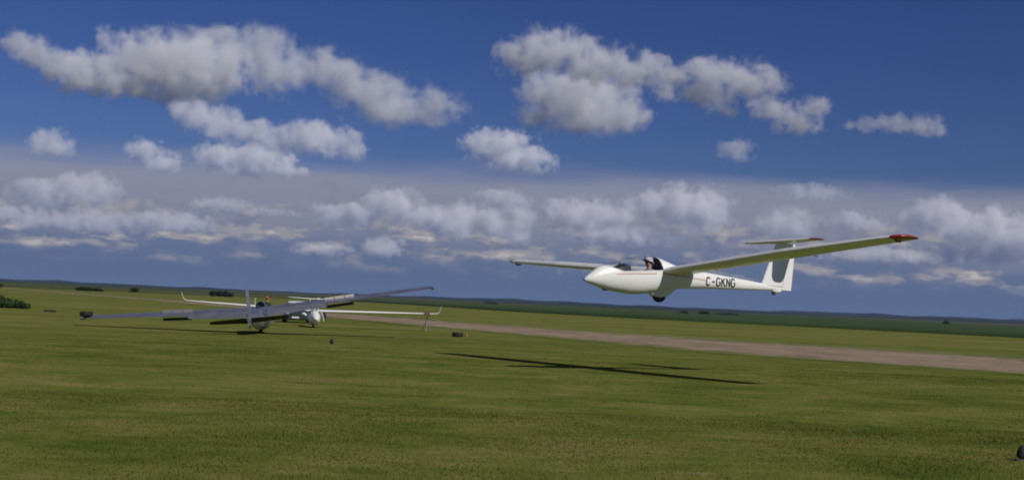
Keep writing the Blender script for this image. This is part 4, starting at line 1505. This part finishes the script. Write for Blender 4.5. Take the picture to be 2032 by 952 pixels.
def cloud(label, puffs, base_alt, seed, thick=9.0, color=(0.940, 0.950, 0.980), grp='fair-weather cumulus clouds', vox=.072, extra=3, fat=1.0, crisp=.56):
    """a body of vapour: soft-edged lobes broken up by billows, flat underneath; local x across the view, y away, z up"""
    r = random.Random(seed)
    e_base = min(q[1] - q[3] * .75 for q in puffs)
    D = base_alt / math.tan(math.radians(e_base))
    k = math.radians(1) * D
    a0 = math.radians(sum(q[0] for q in puffs) / len(puffs))
    lobes = []
    full = []
    for (a, e, ra, re) in puffs:
        full.append((a, e, ra * fat, re * fat))
        for _ in range(extra if ra > .7 else extra - 1):      # turrets and fragments round each lobe
            u, t = r.uniform(-.85, .85), r.uniform(.30, .55)
            full.append((a + u * ra, e + re * r.uniform(.0, .75) * (1 - u * u * .7), min(ra, re * 1.5) * t, re * t * 1.1))
    for (a, e, ra, re) in full:
        rx, rz = ra * k, re * k
        ry = min(rx, rz * 1.6)
        lobes.append(((math.radians(a) - a0) * D, r.uniform(-.3, .3) * rx, (e - e_base) * k, rx, ry, rz))
    rz_mean = sum(q[3] for q in puffs) * k / len(puffs)
    lo = [min(l[q] - l[q + 3] * 1.15 for l in lobes) for q in range(3)]
    hi = [max(l[q] + l[q + 3] * 1.15 for l in lobes) for q in range(3)]
    vx = rz_mean * vox
    g = bpy.data.node_groups.new('cloud_body', 'GeometryNodeTree')
    g.interface.new_socket('Geometry', in_out='OUTPUT', socket_type='NodeSocketGeometry')
    b = NB(g)
    P = b.new('GeometryNodeInputPosition').outputs[0]
    wv = b.v('SUBTRACT', b.noise(P, .55 / rz_mean, 3.0, .55, color=True), (.5, .5, .5))
    Q = b.v('ADD', P, b.v('SCALE', wv, scale=rz_mean * .9))
    F = None
    for l in lobes:
        f = b.v('LENGTH', b.v('MULTIPLY', b.v('SUBTRACT', Q, l[:3]), (1 / l[3], 1 / l[4], 1 / l[5])))
        if F is None:
            F = f
        else:
            n = b.new('ShaderNodeMath', operation='SMOOTH_MIN')
            b.put(n.inputs[0], F)
            b.put(n.inputs[1], f)
            n.inputs[2].default_value = .15
            F = n.outputs[0]
    N = b.noise(b.v('ADD', P, (seed * 913.0, 0, 0)), 1.05 / rz_mean, 6.0, .64)
    bil = b.m('ABSOLUTE', b.m('SUBTRACT', b.noise(b.v('ADD', P, (0, seed * 517.0, 0)), 1.5 / rz_mean, 4.0, .55), .5))
    F = b.m('SUBTRACT', 1.0, F)
    F = b.m('ADD', F, b.m('MULTIPLY', b.m('SUBTRACT', N, .5), 2.9))
    F = b.m('SUBTRACT', F, b.m('MULTIPLY', bil, 1.0))
    dens = b.sstep(F, -.12, crisp)
    dens = b.m('MULTIPLY', dens, b.sstep(N, .3, .62, .22, 1.0))
    z = b.sep(P)[2]
    dens = b.m('MULTIPLY', dens, b.sstep(b.m('ADD', z, b.m('MULTIPLY', b.m('SUBTRACT', N, .5), rz_mean * .5)), -.25 * rz_mean, .35 * rz_mean))
    vc = b.new('GeometryNodeVolumeCube')
    b.put(vc.inputs['Density'], dens)
    b.put(vc.inputs['Min'], tuple(lo))
    b.put(vc.inputs['Max'], tuple(hi))
    for q, nm in enumerate('XYZ'):
        vc.inputs['Resolution ' + nm].default_value = int(min(420, max(12, (hi[q] - lo[q]) / vx)))
    sm = b.new('GeometryNodeSetMaterial')
    vm = vapour('vapour', thick * .44 / (rz_mean * 2), color)
    sm.inputs['Material'].default_value = vm
    b.put(sm.inputs['Geometry'], vc.outputs[0])
    go = b.new('NodeGroupOutput')
    g.links.new(sm.outputs[0], go.inputs[0])
    vd = bpy.data.volumes.new('cloud')
    vd.materials.append(vm)
    ob = bpy.data.objects.new('cloud', vd)
    COL.objects.link(ob)
    md = ob.modifiers.new('body', 'NODES')
    md.node_group = g
    ob.location = (D * math.sin(a0), D * math.cos(a0), base_alt)
    ob.rotation_euler = (0, 0, -a0)
    tag(ob, label, 'cloud', grp)
    return ob


P_ = [(-12.63, 8.25, 2.48, 1.18), (-13.9, 8.37, 1.24, 0.91), (-11.32, 7.92, 1.18, 0.8), (-15.14, 7.91, 1.18, 0.88), (-16.2, 7.82, 1.18, 0.76), (-14.31, 7.42, 2.1, 0.53), (-17.72, 8.32, 0.86, 0.57), (-18.38, 8.62, 0.61, 0.5), (-16.92, 7.94, 0.95, 0.61), (-15.1, 8.91, 0.53, 0.65), (-11.95, 9.35, 1.62, 0.65), (-9.71, 9.15, 1.18, 0.91), (-8.93, 8.36, 1.18, 0.99), (-7.81, 8.62, 1.18, 0.72), (-7.14, 8.38, 1.18, 0.8), (-6.27, 8.0, 1.18, 0.72), (-5.12, 7.69, 1.45, 0.88), (-4.9, 7.14, 1.18, 0.8), (-3.15, 7.28, 1.03, 0.76), (-13.21, 7.14, 1.33, 0.46), (-12.17, 6.62, 0.76, 0.72), (-11.24, 6.35, 1.14, 0.65), (-9.93, 6.02, 1.24, 0.51), (-8.8, 5.79, 1.18, 0.46), (-7.64, 5.91, 1.22, 0.72), (-6.31, 5.66, 0.76, 0.61), (-11.18, 5.05, 0.8, 0.57), (-9.78, 4.98, 1.56, 0.69), (-8.74, 4.62, 1.05, 0.3), (-17.02, 5.08, 0.88, 0.57), (-13.82, 5.06, 0.69, 0.5), (-13.08, 4.7, 0.76, 0.46), (1.49, 9.69, 1.62, 0.8), (0.45, 9.33, 1.14, 0.72), (2.85, 9.33, 1.56, 0.72), (4.2, 8.9, 1.6, 0.61), (5.73, 8.81, 1.18, 0.46), (5.13, 9.4, 0.57, 0.42), (7.23, 8.93, 1.37, 0.69), (8.74, 8.73, 1.37, 0.69), (6.97, 8.32, 1.03, 0.57), (7.69, 7.74, 0.65, 0.5), (5.56, 8.15, 0.57, 0.38), (1.18, 7.95, 1.22, 1.1), (2.34, 7.8, 2.13, 1.22), (3.73, 7.29, 1.3, 0.65), (2.75, 7.02, 1.75, 0.61), (9.49, 7.73, 0.8, 0.5), (10.47, 7.19, 0.95, 0.5), (11.04, 7.81, 0.69, 0.42), (13.08, 7.18, 0.95, 0.29), (14.03, 7.24, 0.8, 0.4), (15.06, 7.16, 0.95, 0.46), (8.28, 6.07, 0.76, 0.46), (11.16, 4.62, 1.41, 0.36), (-0.65, 6.01, 1.41, 0.65), (0.14, 5.48, 1.33, 0.53), (-1.42, 6.23, 0.69, 0.38), (0.76, 5.2, 0.76, 0.27)]
CL = [('large cumulus cloud at upper left with bright dome and grey flat base', list(range(0, 10)) + [19], 7.5),
      ('long ragged cloud trailing down right from the large upper left cumulus', list(range(10, 19)), 5),
      ('chain of small cumulus below the large upper left cloud', list(range(20, 26)), 8),
      ('flat-based cumulus just below the chain at left, above the pale layer', [26, 27, 28], 8),
      ('lone small cloud near the left edge above the pale layer', [29], 6),
      ('small slanting cloud second from the left edge above the pale layer', [30, 31], 7),
      ('long lumpy cloud at upper centre stretching to the right', list(range(32, 42)), 5.5),
      ('tiny scrap of cloud just under the long upper centre cloud', [42], 3),
      ('thick cumulus hanging below the left end of the upper centre cloud', [43, 44, 45, 46], 8.5),
      ('broken small cloud right of the upper centre cloud', [47, 48, 49], 4),
      ('thin wispy cloud at upper right', [50, 51, 52], 2.2),
      ('isolated little puff above the raised glider wing', [53], 3),
      ('low flat cloud above the flying glider tail', [54], 2.5),
      ('cumulus at picture centre just above the pale layer', [55, 56, 57, 58], 8)]
for k_, (lab, idx, th) in enumerate(CL):
    cloud(lab, [P_[q] for q in idx], 1450.0, 5 + k_, th)
CB = [('paired cumulus in the far bank nearest the left edge', [0, 1], 7),
      ('low streak of far cumulus below the left-edge pair', [2, 4], 5),
      ('small cream-topped cumulus in the far bank at left', [3], 6),
      ('thin grey scrap of cloud hanging before the pale layer at left', [5, 6], 3),
      ('slanting cumulus group of the far bank left of centre', [7, 8, 9], 8),
      ('small dark-based cloud above the far bank at centre', [10], 5),
      ('domed cumulus pair of the far bank at picture centre', [11, 12], 9),
      ('biggest cumulus heap of the far bank, above the glider canopy', [13, 14, 15, 16], 9),
      ('small cumulus of the far bank just above the glider tailplane', [17], 6),
      ('wide cumulus heap of the far bank at the right edge', [18, 19, 20, 22], 9),
      ('little cumulus of the far bank between the tail and the red wingtip', [21], 5),
      ('low thin cloud of the far bank under the red wingtip', [23], 4),
      ('low faint cumulus above the parked metal glider wing', [24, 25], 4)]
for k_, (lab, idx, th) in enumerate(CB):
    cloud(lab, [BANK[q] for q in idx], 1300.0, 40 + k_, th * 1.0, (0.945, 0.942, 0.962), 'cumulus of the far bank', .10, 4, .95, .52)  # greyed lavender vapour colour stands in for haze in front of these far clouds

# ------------------------------------------------------------------ haze: the air of the whole plain
hz = MB().box((0, 0, 26.0), (29000, 29000, 60.0)).build('haze', None, None, 0)
hm = bpy.data.materials.new('haze')
hm.use_nodes = True
hb = NB(hm.node_tree)
hm.node_tree.nodes.clear()
pv = hb.new('ShaderNodeVolumePrincipled')
pv.inputs['Color'].default_value = (0.40, 0.55, 0.95, 1)
pv.inputs['Density'].default_value = 0.00004
pv.inputs['Anisotropy'].default_value = 0.0
ho = hb.new('ShaderNodeOutputMaterial')
hm.node_tree.links.new(pv.outputs[0], ho.inputs['Volume'])
hz.data.materials.append(hm)
tag(hz, 'thin bluish haze over the far plain', 'haze', kind='stuff')
